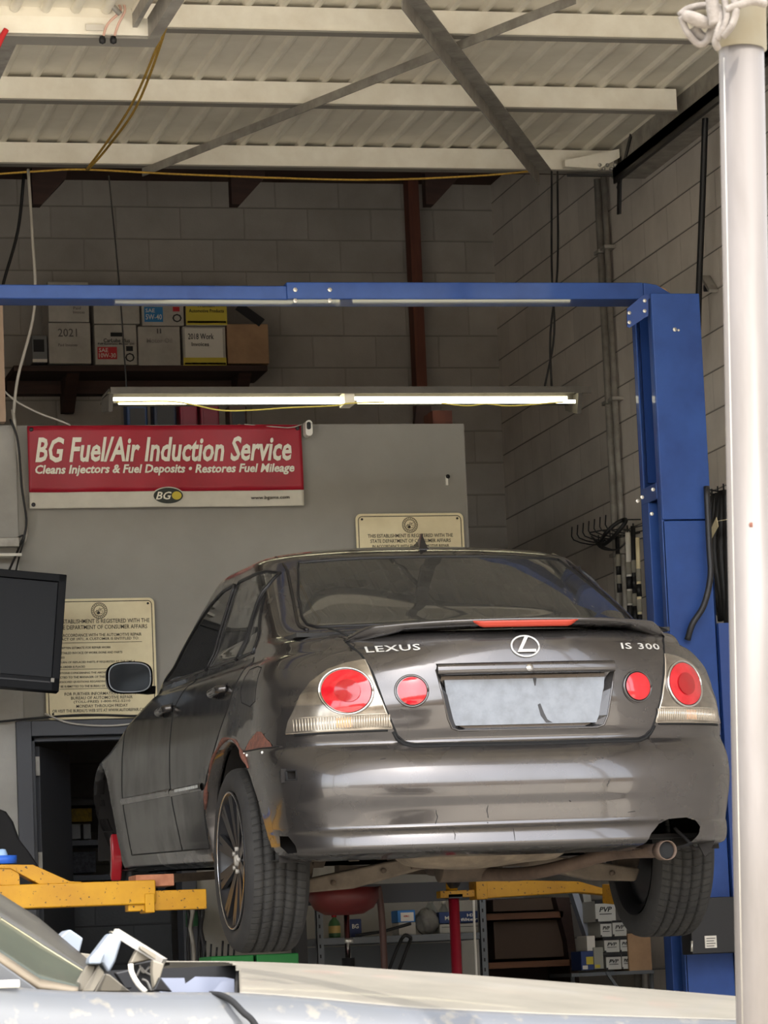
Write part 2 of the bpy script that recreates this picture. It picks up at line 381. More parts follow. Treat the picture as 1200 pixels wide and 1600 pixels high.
# ropes
def rope(name, pts, r, m, label, cat, group=None, sub=6):
    return tag(MB().tube([Vector(p) for p in pts], r, sub=sub, seg=7).build(name, m), label, cat, group)
rope('rope', [at(-20, 273, Y=18.5), at(70, 267, Y=18.5), at(135, 265, Y=18.5), at(300, 273, Y=18.5), at(560, 281, Y=18.5), at(740, 275, Y=18.5), at(835, 267, Y=18.55)], .006, mRope, 'thin yellow rope slung across below the canopy back purlin', 'rope')
rope('rope', [at(278, -8, Y=14.6), at(245, 75, Y=15.4), at(205, 165, Y=16.9), at(160, 232, Y=18.1), at(135, 265, Y=18.5)], .0065, mRope, 'yellow rope dropping from the top to the back purlin, left strand of two', 'rope', 'hanging yellow ropes')
rope('rope', [at(270, -8, Y=14.6), at(254, 60, Y=15.4), at(214, 165, Y=16.9), at(170, 228, Y=18.1), at(138, 265, Y=18.5)], .0065, mRope, 'yellow rope dropping from the top to the back purlin, right strand of two', 'rope', 'hanging yellow ropes')
# rail on the right wall
rl = empty('door_track', at(1000, 240, X=5.9), label='black steel door track running along the top of the right block wall', cat='track')
yA, yB2 = 18.55, 13.0
rel(MB().box((5.86, yB2, ZP - .07), (5.92, yA, ZP - .01)).box((5.86, yB2, ZP - .1), (5.87, yA, ZP - .01)).build('track_rail', mBlack, rl))
rel(MB().bar((5.9, yA - .02, ZP + .05), (5.89, yA + .02, ZP - .27), .05, .012, up=(1, 0, 0)).bar((5.9, yA, ZP - .05), (5.62, yA + .1, ZP - .03), .03, .012).bar((5.9, yA - .25, ZP + .12), (5.9, yA + .05, ZP - .12), .035, .01, up=(1, 0, 0)).build('track_bracket', mDarkM, rl))
for k in range(5): p = at(937 + k * 6, 258 + (k % 2) * 6, Y=18.5); rel(MB().ring([(0, -.01), (.01, -.008), (.012, 0), (.008, .012), (0, .014)], p, (0, -1, 0), 8).build('fixing_bolt', mBolt, rl))
mb = MB(); A = at(883, 260, Y=18.5); B = at(968, 238, Y=18.5); mb.prism([A, A + Vector((0, 0, .035)), B + Vector((0, 0, .02)), B - Vector((0, 0, .03)), A + Vector((.2, 0, -.01))], (0, .05, 0))
tag(mb.build('white_flashing', mPurl), 'white wedge of bent metal flashing at the right end of the back purlin', 'flashing')
# vertical services on the right wall
def pipe(name, pts, r, m, label, cat, group=None, sub=1, seg=10): return tag(MB().tube([Vector(p) for p in pts], r, sub=sub, seg=seg).build(name, m), label, cat, group)
for k, (u0, u1, r_) in enumerate(((933, 952, .022), (943, 962, .018))):
    p0 = at(u0, 275, X=6.06 - .0 * k); 
    c = pipe('conduit', [(6.06, p0.y, 5.75), (6.06, p0.y, .3)], r_, mGalv, '%s galvanised conduit pipe on the right block wall' % ('left, thicker' if k == 0 else 'right, thinner'), 'pipe', 'conduits')
    for z in (5.3, 4.4, 3.5, 2.6): rel(MB().box((6.03, p0.y - .045, z), (6.1, p0.y + .045, z + .02)).build('pipe_clip', mGalv, c))
pipe('cable', [at(1103, 150, X=6.0), at(1098, 300, X=6.0), at(1092, 455, X=6.0), at(1090, 560, X=6.02)], .017, mBlack, 'thick black cable hanging down the right wall behind the blue post', 'cable', sub=4)
h = empty('cable_hook', at(1098, 452, X=6.05), label='small metal hook plate on the right wall beside the black cable', cat='bracket')
p = at(1103, 450, X=6.07); rel(MB().bar(p + Vector((0, 0, .06)), p - Vector((0, .12, .04)), .02, .05, up=(1, 0, 0)).build('plate', mGalv, h)); rel(MB().ring([(.02, -.01), (.02, .01)], p, (1, 0, 0), 10, caps=True).build('stud', mDarkM, h))
for k, (u, v) in enumerate(((862, 866), (871, 860))):
    pipe('hanging_cable', [at(u, 268, Y=18.4), at(u, 420, Y=18.0), at(v, 520, Y=17.2), at(850 + 12 * k, 610, Y=16.6)], .006, mDarkM, '%s grey cable from the canopy down to the tube light' % ('left' if k == 0 else 'right'), 'cable', 'light suspension cables', sub=5, seg=6)
pipe('hanging_chain', [at(170, 275, Y=18.4), at(186, 440, Y=17.4), at(198, 610, Y=16.6)], .004, mDarkM, 'thin dark suspension line down to the left end of the tube light', 'cable', sub=3, seg=6)
pipe('cable', [at(44, 265, Y=18.5), at(50, 360, Y=18.3), at(54, 480, Y=18.2), at(28, 590, Y=18.2), at(20, 660, Y=18.25)], .008, mWire, 'pale grey cable curving down past the carton shelf', 'cable', sub=6)
pipe('cable', [at(38, 268, Y=19.5), at(28, 360, Y=19.5), at(6, 440, Y=19.5), at(-6, 500, Y=19.5)], .009, mBlack, 'dark cable drooping at the far left below the rafters', 'cable', sub=6)
pipe('cable', [at(-5, 600, Y=18.22), at(24, 626, Y=18.22), at(60, 645, Y=18.22), at(90, 656, Y=18.22), at(110, 664, Y=18.22)], .005, mWire, 'thin pale wire sagging to the top of the banner', 'cable', sub=5)
pipe('conduit', [at(20, 640, Y=18.24), at(30, 720, Y=18.24), at(40, 800, Y=18.24), at(40, 840, Y=18.24), at(30, 848, Y=18.24), at(0, 850, Y=18.24)], .011, mGalv, 'thin grey conduit bent down the wall left of the banner', 'pipe', sub=5)
pipe('cable', [at(16, 655, Y=18.22), at(28, 690, Y=18.22), at(34, 760, Y=18.22), at(41, 820, Y=18.22), at(28, 860, Y=18.2), at(10, 900, Y=18.0)], .006, mBlack, 'black cable following the conduit left of the banner', 'cable', sub=6)
pipe('cable', [at(24, 842, Y=18.22), at(38, 838, Y=18.22), at(30, 870, Y=18.2), at(22, 905, Y=18.0)], .005, mBlack, 'black cable loop above the television', 'cable', sub=6)
pipe('cable', [at(-5, 1128, Y=18.25), at(60, 1122, Y=18.25), at(130, 1117, Y=18.25), at(210, 1119, Y=18.25), at(300, 1125, Y=18.25)], .006, mBlack, 'black cable run over the doorway head', 'cable', sub=4)
pipe('cable', [at(70, 1115, Y=18.24), at(110, 1130, Y=18.24), at(170, 1134, Y=18.24), at(230, 1128, Y=18.24)], .005, mWire, 'pale cable sagging over the doorway head', 'cable', sub=5)
jb = at(10, 848, Y=18.2); tag(MB().cbox(jb, (.13, .06, .05)).build('junction_box', mGalv, bevel=.005), 'small grey junction box at the left end of the bent conduit', 'junction box')
sh = at(8, 855, Y=18.2); tag(MB().cbox(sh - Vector((0, 0, .045)), (.16, .09, .015)).build('small_ledge', mPaper), 'small pale ledge under the junction box', 'ledge')
pp = at(2, 570, Y=18.25); tag(MB().box((pp.x - .12, 18.2, 4.1), (pp.x + .01, 18.28, pp.z + .32)).build('timber_upright', mat('pale_timber', (170, 146, 126), .7)), 'pale timber upright at the far left edge above the partition', 'post')
# timber
po = at(651, 450, Y=21.85); tag(MB().box((po.x - .035, 21.82, 4.02), (po.x + .035, 21.95, ZC)).build('timber_post', mWood), 'reddish brown timber post standing against the back wall', 'post')
for k, (u, lab) in enumerate(((75, 'left'), (385, 'middle'), (688, 'right'))):
    mb = MB(); p = at(u, 275, Y=20.0); q = at(u - 25, 322, Y=20.0)
    mb.prism([(p.x - .1, 19.95, ZC), (p.x + .16, 19.95, ZC), (p.x + .1, 19.95, p.z - .02), (q.x + .05, 19.95, q.z), (q.x, 19.95, q.z), (q.x - .0, 19.95, p.z)], (0, .09, 0))
    tag(mb.build('knee_brace', mDkWood), 'dark timber knee brace under the roof, %s of three' % lab, 'brace', 'timber knee braces')

# ------------------------------------------------------------------ tube light
fx = empty('tube_light', at(540, 628, Y=16.5), label='long twin strip light with bright tubes hanging in front of the banner wall', cat='light')
A = at(166, 611, Y=16.5); B = at(911, 611, Y=16.5); zc = (A.z + B.z) / 2
mHood = mat('grey_enamel_hood', (84, 80, 74), .6, noise=.3)
mb = MB(); mb.prism([(A.x, 16.42, zc - .012), (A.x, 16.36, zc - .03), (A.x, 16.42, zc + .0), (A.x, 16.64, zc), (A.x, 16.7, zc - .03), (A.x, 16.64, zc - .012)], (B.x - A.x, 0, 0))
mb.box((A.x, 16.36, zc - .035), (B.x, 16.37, zc - .002)); rel(mb.build('hood', mHood, fx))
rel(MB().box((A.x + .03, 16.48, zc - .06), (B.x - .05, 16.58, zc - .012)).build('ballast_box', mHood, fx))
for k in range(2):
    x0 = at(176, 625, Y=16.45).x if k == 0 else at(552, 625, Y=16.45).x; x1 = at(532, 625, Y=16.45).x if k == 0 else at(888, 625, Y=16.45).x
    for y, dz_, dx in ((16.47, -.030, 0), (16.40, -.060, .02)):
        rel(MB().cyl((x0 + dx - .012 * k, y, zc - .012 + dz_), (x1 + dx, y, zc - .012 + dz_), .0085, 12).build('tube', mTube, fx))
for xx, s in ((A.x, 0), (B.x, 1)):
    x = xx - .005 if s == 0 else xx - .06
    mb = MB(); mb.prism([(x, 16.38, zc - .03), (x, 16.64, zc - .02), (x, 16.62, zc - .08), (x, 16.42, zc - .11 - .02 * s)], (.02, 0, 0)); rel(mb.build('end_plate', mHood, fx))
rel(MB().cbox((at(542, 626, Y=16.44).x, 16.44, zc - .055), (.05, .12, .06)).build('tube_holder', mPurl, fx))
mYC = mat('yellow_cord', (216, 200, 96), .6)
rope('cord', [at(182, 628, Y=16.38), at(262, 627, Y=16.36), at(300, 632, Y=16.36), at(345, 641, Y=16.36), at(392, 641, Y=16.36), at(450, 637, Y=16.36), at(520, 634, Y=16.36), at(548, 630, Y=16.36), at(600, 628, Y=16.36)], .0035, mYC, 'thin yellow cord looped under the left half of the tube light', 'cord')
rope('cord', [at(690, 630, Y=16.36), at(730, 634, Y=16.36), at(760, 631, Y=16.36), at(800, 634, Y=16.36), at(880, 628, Y=16.36)], .0035, mYC, 'thin yellow cord under the right half of the tube light', 'cord')

# ------------------------------------------------------------------ banner
x0, x1, z0, z1 = rect(44, 665, 472, 793, 18.27)
bn = empty('banner', ((x0 + x1) / 2, 18.27, z0), label='red and grey vinyl banner with white italic lettering on the grey wall', cat='banner')
W_, H_ = x1 - x0, z1 - z0
def bw(x, z): return -.012 + .006 * math.sin(x * 7 + z * 5) + .004 * math.sin(x * 17 - z * 9)
zs = z0 + H_ * .195
def band(za, zb): 
    return MB().grid(lambda u, v: Vector((x0 + W_ * u, 18.27 + bw(u * W_, (za + (zb - za) * v) - z0), za + (zb - za) * v)), 90, 12)
rel(band(zs, z1).build('red_field', mVinylR, bn, solid=.002)); rel(band(z0, zs).build('grey_strip', mVinylG, bn, solid=.002))
def lay(bm, zc_, xc_, dy=.0):
    bm.transform(Matrix.Translation((xc_, 18.262, zc_)) @ FACE)
    for v in bm.verts: v.co.y += bw(v.co.x - x0, v.co.z - z0) - .001
    return bm
mLet = mat('white_lettering', (228, 224, 208), .5)
def tpart(name, bm, m, parent): 
    mb = MB(); put_text(mb, bm, Matrix()); return rel(mb.build(name, m, parent, autosm=False))
k1 = W_ / 428.0
tpart('headline_lettering', lay(text_bm('BG Fuel/Air Induction Service', .2, shear=.25, offset=.0048, space=1.0, width=400 * k1, height=39 * k1), z0 + H_ * .705, x0 + W_ * .492), mLet, bn)
tpart('subtitle_lettering', lay(text_bm('Cleans Injectors & Fuel Deposits \u2022 Restores Fuel Mileage', .1, shear=.22, offset=.0028, width=404 * k1, height=18 * k1), z0 + H_ * .452, x0 + W_ * .495), mLet, bn)
tpart('web_address', lay(text_bm('www.bgams.com', .06, offset=0, width=60 * k1, height=7 * k1), z0 + H_ * .1, x0 + W_ * .875), mInk, bn)
xc_, zc_ = x0 + W_ * .5, z0 + H_ * .135
def ell(rx, rz, y, n=40): return [(xc_ + rx * math.cos(2*PI*i/n), y, zc_ + rz * math.sin(2*PI*i/n)) for i in range(n)]
rel(MB().prism(ell(.086, .048, 18.243), (0, .004, 0)).build('oval_border', mVinylG, bn)); o = rel(MB().prism(ell(.079, .042, 18.240), (0, .003, 0)).build('oval_field', mat('dark_green_print', (26, 34, 26), .5), bn))
tpart('logo_letters', (lambda b: (b.transform(Matrix.Translation((xc_ - .025, 18.237, zc_)) @ FACE), b)[1])(text_bm('BG', .07, shear=.3, offset=.001, width=.085, height=.042)), mLet, bn)
rel(MB().prism([(xc_ + .045 + .026 * math.cos(i), 18.237, zc_ + .022 * math.sin(i)) for i in [2*PI*k/20 for k in range(20)]], (0, .003, 0)).build('logo_disc', mYelL, bn))
for (x, z) in ((x0 + .02, z1 - .02), (x1 - .02, z0 + .02), (x1 - .02, z1 - .02), (x0 + .02, z0 + .02)): rel(MB().ring([(.004, -.004), (.011, -.004), (.011, .002)], (x, 18.256, z), (0, 1, 0), 14, caps=True).build('eyelet', mDarkM, bn))
# white camera on wall
c = at(480, 671, Y=18.25); cm = empty('wall_camera', c, label='small white wall camera with a black lens at the right top corner of the banner', cat='camera')
rel(MB().prism([(c.x + p, 18.2, c.z + q) for p, q in rrect(.038, .085, .018)], (0, .07, 0)).build('body', mWhiteP, cm, bevel=.004)); rel(MB().prism([(c.x + p - .002, 18.195, c.z + q + .012) for p, q in rrect(.022, .04, .01)], (0, .006, 0)).build('lens', mBlack, cm))
pipe('cable', [at(382, 663, Y=18.25), at(430, 667, Y=18.25), at(455, 668, Y=18.24), at(472, 663, Y=18.24)], .003, mWire, 'thin white wire along the banner top to the wall camera', 'cable', sub=4)

# ------------------------------------------------------------------ registration signs
def seal(parent, cx, cz, r, y):
    mb = MB()
    for rr in (r, r * .68): mb.ring([(rr - .0018, 0), (rr + .0018, 0), (rr + .0018, .002), (rr - .0018, .002)], (cx, y, cz), (0, 1, 0), 28)
    pts = [(-.45, -.2), (-.3, .1), (-.1, .0), (.05, .35), (.2, .25), (.15, -.05), (.45, .0), (.4, -.35), (-.2, -.45)]
    mb.tube([(cx + a * r, y, cz + b * r) for a, b in pts + pts[:1]], .0014, 5); mb.tube([(cx - .5 * r, y, cz - .1 * r), (cx + .1 * r, y, cz + .1 * r), (cx + .5 * r, y, cz + .3 * r)], .0014, 5)
    for k in range(22): g = 2 * PI * k / 22; mb.cbox((cx + r * .84 * math.cos(g), y, cz + r * .84 * math.sin(g)), (.005, .002, .005))
    mb.ring([(.0, 0), (r * .2, 0)], (cx - .1 * r, y, cz - .25 * r), (0, 1, 0), 10)
    rel(mb.build('state_seal', mSignInk, parent))
def sign(name, cx, cz, w_, h_, lines, label, rot=0, seal_z=.0, seal_r=.04, y=18.26):
    s = empty(name, (cx, y, cz - h_/2), label=label, cat='sign')
    rel(MB().prism([(cx + p, y, cz + q) for p, q in rrect(w_, h_, .03)], (0, .006, 0)).build('plate', mSign, s, bevel=.002))
    mb = MB(); a = rrect(w_ - .03, h_ - .03, .022); mb.tube([(cx + p, y - .001, cz + q) for p, q in a + a[:1]], .0022, 5)
    rel(mb.build('border_line', mSignInk, s))
    for sx in (-1, 1):
        for sz in (-1, 1): rel(MB().ring([(.006, -.004), (.006, .003)], (cx + sx * (w_/2 - .035), y, cz + sz * (h_/2 - .03)), (0, 1, 0), 10, caps=True).build('screw', mDarkM, s))
    mb = MB()
    for (txt, dz_, size, wd, al) in lines:
        if txt == '-': mb.cbox((cx, y - .001, cz + h_/2 - dz_), (wd, .002, .0022)); continue
        bm = text_bm(txt, size, width=wd, height=size * .72, offset=size * .004, align=al)
        xx = cx if al == 'CENTER' else cx - w_/2 + .045
        put_text(mb, bm, Matrix.Translation((xx, y - .001, cz + h_/2 - dz_)) @ FACE)
    rel(mb.build('lettering', mSignInk, s, autosm=False))
    seal(s, cx, cz + h_/2 - seal_z, seal_r, y - .001)
    if rot: s.rotation_euler = (0, rot, 0)
    return s
k = 18.26 / 5500
x0, x1, z0, z1 = rect(70, 935, 244, 1123, 18.26)
L = [('THIS ESTABLISHMENT IS REGISTERED WITH THE', 36 * k, .030, 160 * k, 'CENTER'), ('STATE DEPARTMENT OF CONSUMER AFFAIRS', 45.5 * k, .030, 152 * k, 'CENTER'),
     ('IN ACCORDANCE WITH THE AUTOMOTIVE REPAIR', 58 * k, .022, 133 * k, 'CENTER'), ('ACT OF 1971, A CUSTOMER IS ENTITLED TO:', 64.5 * k, .022, 124 * k, 'CENTER'), ('-', 70 * k, 0, 134 * k, ''),
     ('1. A WRITTEN ESTIMATE FOR REPAIR WORK', 78 * k, .016, 92 * k, 'LEFT'), ('2. A DETAILED INVOICE OF WORK DONE AND PARTS', 86 * k, .016, 110 * k, 'LEFT'), ('SUPPLIED', 93 * k, .015, 18 * k, 'LEFT'),
     ('3. RETURN OF REPLACED PARTS, IF REQUESTED AT THE TIME A', 101 * k, .016, 130 * k, 'LEFT'), ('WORK ORDER IS PLACED', 108 * k, .015, 50 * k, 'LEFT'), ('-', 112 * k, 0, 134 * k, ''),
     ('QUESTIONS CONCERNING THE ABOVE SHOULD BE', 118 * k, .016, 110 * k, 'LEFT'), ('DIRECTED TO THE MANAGER OF THIS REPAIR FACILITY', 124.5 * k, .016, 118 * k, 'LEFT'), ('UNRESOLVED QUESTIONS REGARDING SERVICE WORK', 132 * k, .016, 118 * k, 'LEFT'), ('MAY BE SUBMITTED TO THE BUREAU OF AUTOMOTIVE REPAIR', 139 * k, .016, 126 * k, 'LEFT'), ('-', 143 * k, 0, 134 * k, ''),
     ('FOR FURTHER INFORMATION CONTACT', 151 * k, .022, 118 * k, 'CENTER'), ('BUREAU OF AUTOMOTIVE REPAIR', 157.5 * k, .022, 98 * k, 'CENTER'), ('(TOLL-FREE) 1-800-952-5210', 164 * k, .022, 90 * k, 'CENTER'), ('MONDAY THROUGH FRIDAY', 170.5 * k, .022, 82 * k, 'CENTER'), ("OR VISIT THE BUREAU'S WEB SITE AT WWW.AUTOREPAIR.CA.GOV", 177.5 * k, .023, 158 * k, 'CENTER')]
sign('registration_sign', (x0 + x1) / 2, (z0 + z1) / 2, x1 - x0, z1 - z0, L, 'cream registration notice partly hidden behind the television, left of the car', seal_z=19.5 * k, seal_r=12.5 * k)
x0, x1, z0, z1 = rect(559, 802, 728, 992, 18.26)
L2 = [(a, b + 3 * k, c, d, e) for a, b, c, d, e in L[:16]]
L2[0] = (L2[0][0], 36.5 * k, .027, 142 * k, 'CENTER'); L2[1] = (L2[1][0], 45 * k, .027, 134 * k, 'CENTER'); L2[2] = (L2[2][0], 53.5 * k, .021, 128 * k, 'CENTER'); L2[3] = (L2[3][0], 61 * k, .021, 120 * k, 'CENTER')
sign('registration_sign', (x0 + x1) / 2, (z0 + z1) / 2, x1 - x0, z1 - z0, L2, 'cream registration notice rising behind the car roof, right end of the grey wall', seal_z=19 * k, seal_r=12.5 * k)
c = at(698, 751, Y=18.29); f = empty('light_switch', c, label='small damaged switch with a white tab near the right end of the grey wall', cat='switch')
rel(MB().cbox(c, (.012, .012, .05)).build('tab', mWhiteP, f)); rel(MB().ring([(.012, 0), (.012, .01)], c + Vector((.006, -.008, .022)), (0, 1, 0), 10, caps=True).build('knob', mBlack, f))

# ------------------------------------------------------------------ television
tv = empty('television', at(20, 990, Y=17.6), label='black flat television at the left edge in front of the cream notice', cat='television')
x1, zt_, zb_ = at(97, 990, Y=17.6).x, at(50, 899, Y=17.6).z, at(50, 1084, Y=17.6).z
Mt = Matrix.Translation((x1, 17.6, (zt_ + zb_) / 2)) @ Matrix.Rotation(math.radians(6), 4, 'Y') @ Matrix.Rotation(math.radians(-3), 4, 'X')
hz = (zt_ - zb_) / 2; Wt = 1.0
mTV = mat('satin_black_bezel', (12, 14, 19), .5, spec=.2); mScr = mat('dark_screen', (8, 10, 16), .35, spec=.2)
b = .04
rel(MB().box((-Wt, -.03, -hz), (0, .03, -hz + b + .03), M=Mt).box((-Wt, -.03, hz - b), (0, .03, hz), M=Mt).box((-b, -.03, -hz), (0, .03, hz), M=Mt).box((-Wt, -.03, -hz), (-Wt + b, .03, hz), M=Mt).box((-Wt, .0, -hz), (0, .05, hz), M=Mt).build('bezel', mTV, tv, bevel=.004))
rel(MB().box((-Wt + b, -.012, -hz + b + .03), (-b, -.0, hz - b), M=Mt).build('screen', mScr, tv)); rel(MB().box((-Wt + b, -.034, -hz + b), (-b - .01, -.03, -hz + b + .008), M=Mt).build('trim_line', mDarkM, tv))
rel(MB().box((-b - .005, -.036, -hz + b + .005), (-b + .012, -.03, -hz + b + .025), M=Mt).build('logo_tab', mGalv, tv)); rel(MB().box((-.6, .05, -.06), (-.4, .62, .06), M=Mt).build('wall_arm', mDarkM, tv))

# ------------------------------------------------------------------ carton shelf on the back wall
YSH = 21.55
sx0, sx1 = at(22, 585, Y=YSH).x, at(418, 578, Y=YSH).x; sz = at(220, 571, Y=YSH).z
s = empty('wall_shelf', ((sx0 + sx1) / 2, 21.75, sz - .2), label='dark timber shelf of cartons high on the back wall', cat='shelf')
rel(MB().box((sx0, YSH, sz - .035), (sx1, 22, sz)).build('board', mDkWood, s)); rel(MB().box((sx0, 21.9, sz - .12), (sx1 - .07, 22, sz - .035)).build('ledger', mDkWood, s))
for u in (105, 371):
    x = at(u, 600, Y=21.9).x; rel(MB().prism([(x - .04, 21.96, sz - .035), (x - .04, 21.96, sz - .24), (x - .04, 21.9, sz - .24), (x - .04, 21.62, sz - .035)], (.08, 0, 0)).build('bracket', mDkWood, s))
def carton(u0, v0, u1, v1, label, m=mCard, Y=YSH + .03, name='carton', marks=(), flap=False):
    cu, cv = (u0 + u1) / 2, (v0 + v1) / 2
    x0, x1 = at(u0, cv, Y=Y).x, at(u1, cv, Y=Y).x; z0, z1 = at(cu, v1, Y=Y).z, at(cu, v0, Y=Y).z
    b = tag(MB().box((x0, Y, z0), (x1, Y + .3, z1)).build(name, m, bevel=.006), label, 'box', 'cartons on the wall shelf')
    w_, h_ = x1 - x0, z1 - z0; b.location.z += 0
    inv = Matrix.Translation(-b.location)
    def P(u, v): return Vector((x0 + w_ * u, Y - .002, z1 - h_ * v))
    for mk in marks:
        if mk[0] == 'r':   # rectangle label
            _, a, c_, d, e, mm, nm = mk; q = MB().box(P(a, e), P(d, c_) + Vector((0, .004, 0))); o = q.build(nm, mm, b); o.matrix_parent_inverse = inv
        else:
            _, txt, u, v, ww, hh_, mm = mk; q = MB(); put_text(q, text_bm(txt, .05, width=w_ * ww, height=h_ * hh_, offset=.0003, extrude=.001), face_at(P(u, v) - Vector((0, .003, 0)))); o = q.build('lettering', mm, b, autosm=False); o.matrix_parent_inverse = inv
    if flap:
        q = MB(); p = P(.85, -.02); q.bar(p, p + Vector((-.14, .05, .12)), .06, .006, up=(0, 1, 0)); o = q.build('open_flap', mDarkM, b); o.matrix_parent_inverse = inv
    return b
mPen = mat('grey_marker', (96, 92, 90), .8)
rowb = [(76, 504, 142, 568, 'white carton marked 2021 at the left of the bottom shelf row', (('t', '2021', .45, .25, .45, .2, mPen), ('t', 'Paid Invoices', .45, .55, .45, .07, mPen))),
        (148, 507, 214, 570, 'oil carton with a red 10W-30 label in the bottom shelf row', (('r', .06, .56, .52, .86, mRedL, 'red_label'), ('t', 'SAE', .2, .64, .22, .1, mPaper), ('t', '10W-30', .29, .77, .4, .11, mPaper), ('t', 'CarLube Plus', .52, .4, .62, .1, mInk), ('t', 'Full Synthetic Motor Oil', .5, .49, .85, .06, mInk), ('r', .38, .2, .68, .3, mInk, 'hand_hole'), ('r', .74, .54, .9, .66, mInk, 'emblem'), ('t', 'O', .82, .82, .22, .22, mInk))),
        (216, 510, 282, 572, 'plain white carton with faint handwriting in the bottom shelf row', (('t', 'II', .5, .12, .1, .12, mPen), ('t', 'Motor Oil', .5, .36, .6, .12, mat('faint_marker', (146, 142, 136), .8)))),
        (286, 510, 353, 571, 'carton with handwritten 2018 work invoices sheet and yellow foot', (('r', .0, .8, 1, 1, mYelL, 'yellow_band'), ('r', .05, .05, .93, .8, mPaper, 'paper_sheet'), ('t', '2018 Work', .42, .26, .6, .15, mInk), ('t', 'Invoices', .4, .46, .4, .1, mInk), ('r', .03, .93, .98, .98, mInk, 'black_line'))),
        (355, 506, 420, 568, 'plain tan carton with an open flap at the right end of the shelf', ())]
for i, (a, b_, c_, d, lab, mk) in enumerate(rowb): carton(a, b_, c_, d, lab, mCard if i < 4 else mKraft, marks=mk, flap=(i == 4))
carton(50, 524, 74, 567, 'small clear tote at the left end of the shelf', mat('clear_tote', (110, 112, 114), .3), name='storage_tote', marks=(('r', .02, .86, .98, .97, mPaper, 'rim'), ('r', .1, .15, .8, .6, mInk, 'dark_contents')))
rowt = [(75, 440, 139, 503, 'white carton above the one marked 2021 in the top shelf row', (('t', 'Paid', .7, .66, .18, .07, mPen), ('t', 'Invoices', .74, .76, .28, .07, mPen))),
        (146, 452, 218, 506, 'plain off-white carton, second from left in the top shelf row', ()),
        (221, 450, 287, 509, 'oil carton with a blue 5W-40 label in the top shelf row', (('r', .06, .5, .5, .9, mBluL, 'blue_label'), ('t', 'SAE', .2, .6, .22, .1, mPaper), ('t', '5W-40', .28, .77, .38, .14, mPaper), ('t', 'Full Synthetic Motor Oil', .5, .42, .85, .07, mInk), ('r', .74, .5, .9, .62, mRedL, 'emblem'), ('t', 'O', .83, .8, .22, .22, mInk))),
        (290, 448, 354, 509, 'yellow carton at the right of the top shelf row', (('r', .0, .3, 1, .98, mYelL, 'yellow_band'), ('t', 'Premium', .5, .48, .4, .1, mInk), ('t', 'Automotive Products', .5, .62, .85, .09, mInk), ('r', .03, .88, .97, .93, mInk, 'black_line')))]
zrow = at(150, 507, Y=YSH).z
for a, b_, c_, d, lab, mk in rowt: carton(a, b_, c_, d, lab, marks=mk)
# cases on the loft
for u0, v0, u1, v1, m, lab in ((198, 628, 231, 665, mat('navy_case', (26, 48, 84), .5), 'dark blue tool case at the left on the loft edge'), (240, 622, 276, 665, mat('black_blue_case', (28, 36, 56), .5), 'black and blue tool case on the loft edge'),
    (281, 626, 309, 665, mat('crimson_case', (112, 24, 44), .5), 'crimson tool case on the loft edge, left of two'), (313, 628, 343, 665, mat('crimson_case_b', (104, 20, 40), .5), 'crimson tool case on the loft edge, right of two'), (358, 632, 386, 665, mat('brown_case', (60, 42, 36), .6), 'brown case with a pale spool on the loft edge')):
    x0, x1, z0, z1 = rect(u0, v0, u1, v1, 18.6)
    b = tag(MB().box((x0, 18.6, zt - .02), (x1, 18.72, z1)).build('tool_case', m, bevel=.012), lab, 'tool case', 'cases on the loft')
    q = MB(); xm = (x0 + x1) / 2; q.tube([(xm - .03, 18.66, z1), (xm - .03, 18.66, z1 + .03), (xm + .03, 18.66, z1 + .03), (xm + .03, 18.66, z1)], .006); q.build('handle', mBlack, b).matrix_parent_inverse = Matrix.Translation(-b.location)
    q = MB(); q.prism([(xm + p, 18.594, (z1 + zt) / 2 + qq) for p, qq in rrect((x1 - x0) * .7, (z1 - zt) * .6, .01)], (0, .008, 0)); q.build('front_panel', mBlack if 'crimson' not in lab else m, b).matrix_parent_inverse = Matrix.Translation(-b.location)
    if 'spool' in lab: q = MB().cyl((xm, 18.58, zt + .03), (xm, 18.6, zt + .03), .02); q.build('spool', mKraft, b).matrix_parent_inverse = Matrix.Translation(-b.location)
p = at(683, 655, Y=18.5); tag(MB().box((p.x - .05, 18.4, zt), (p.x + .06, 18.6, zt + .09)).build('timber_block', mWood), 'short brown timber block on the loft edge right of the post', 'block')
p = at(660, 640, Y=18.8); tag(MB().prism([(p.x - .06, 18.8, zt - .02), (p.x + .06, 18.8, zt - .02), (p.x + .05, 18.8, zt + .2), (p.x - .03, 18.8, zt + .2)], (0, .06, 0)).build('dark_board', mDkWood), 'dark board leaning beside the timber post', 'board')
# ------------------------------------------------------------------ the car: body surface as a stack of plan rings
CAR = (3.49, 12.35, 1.1); PITCH, YAW = .03, .012
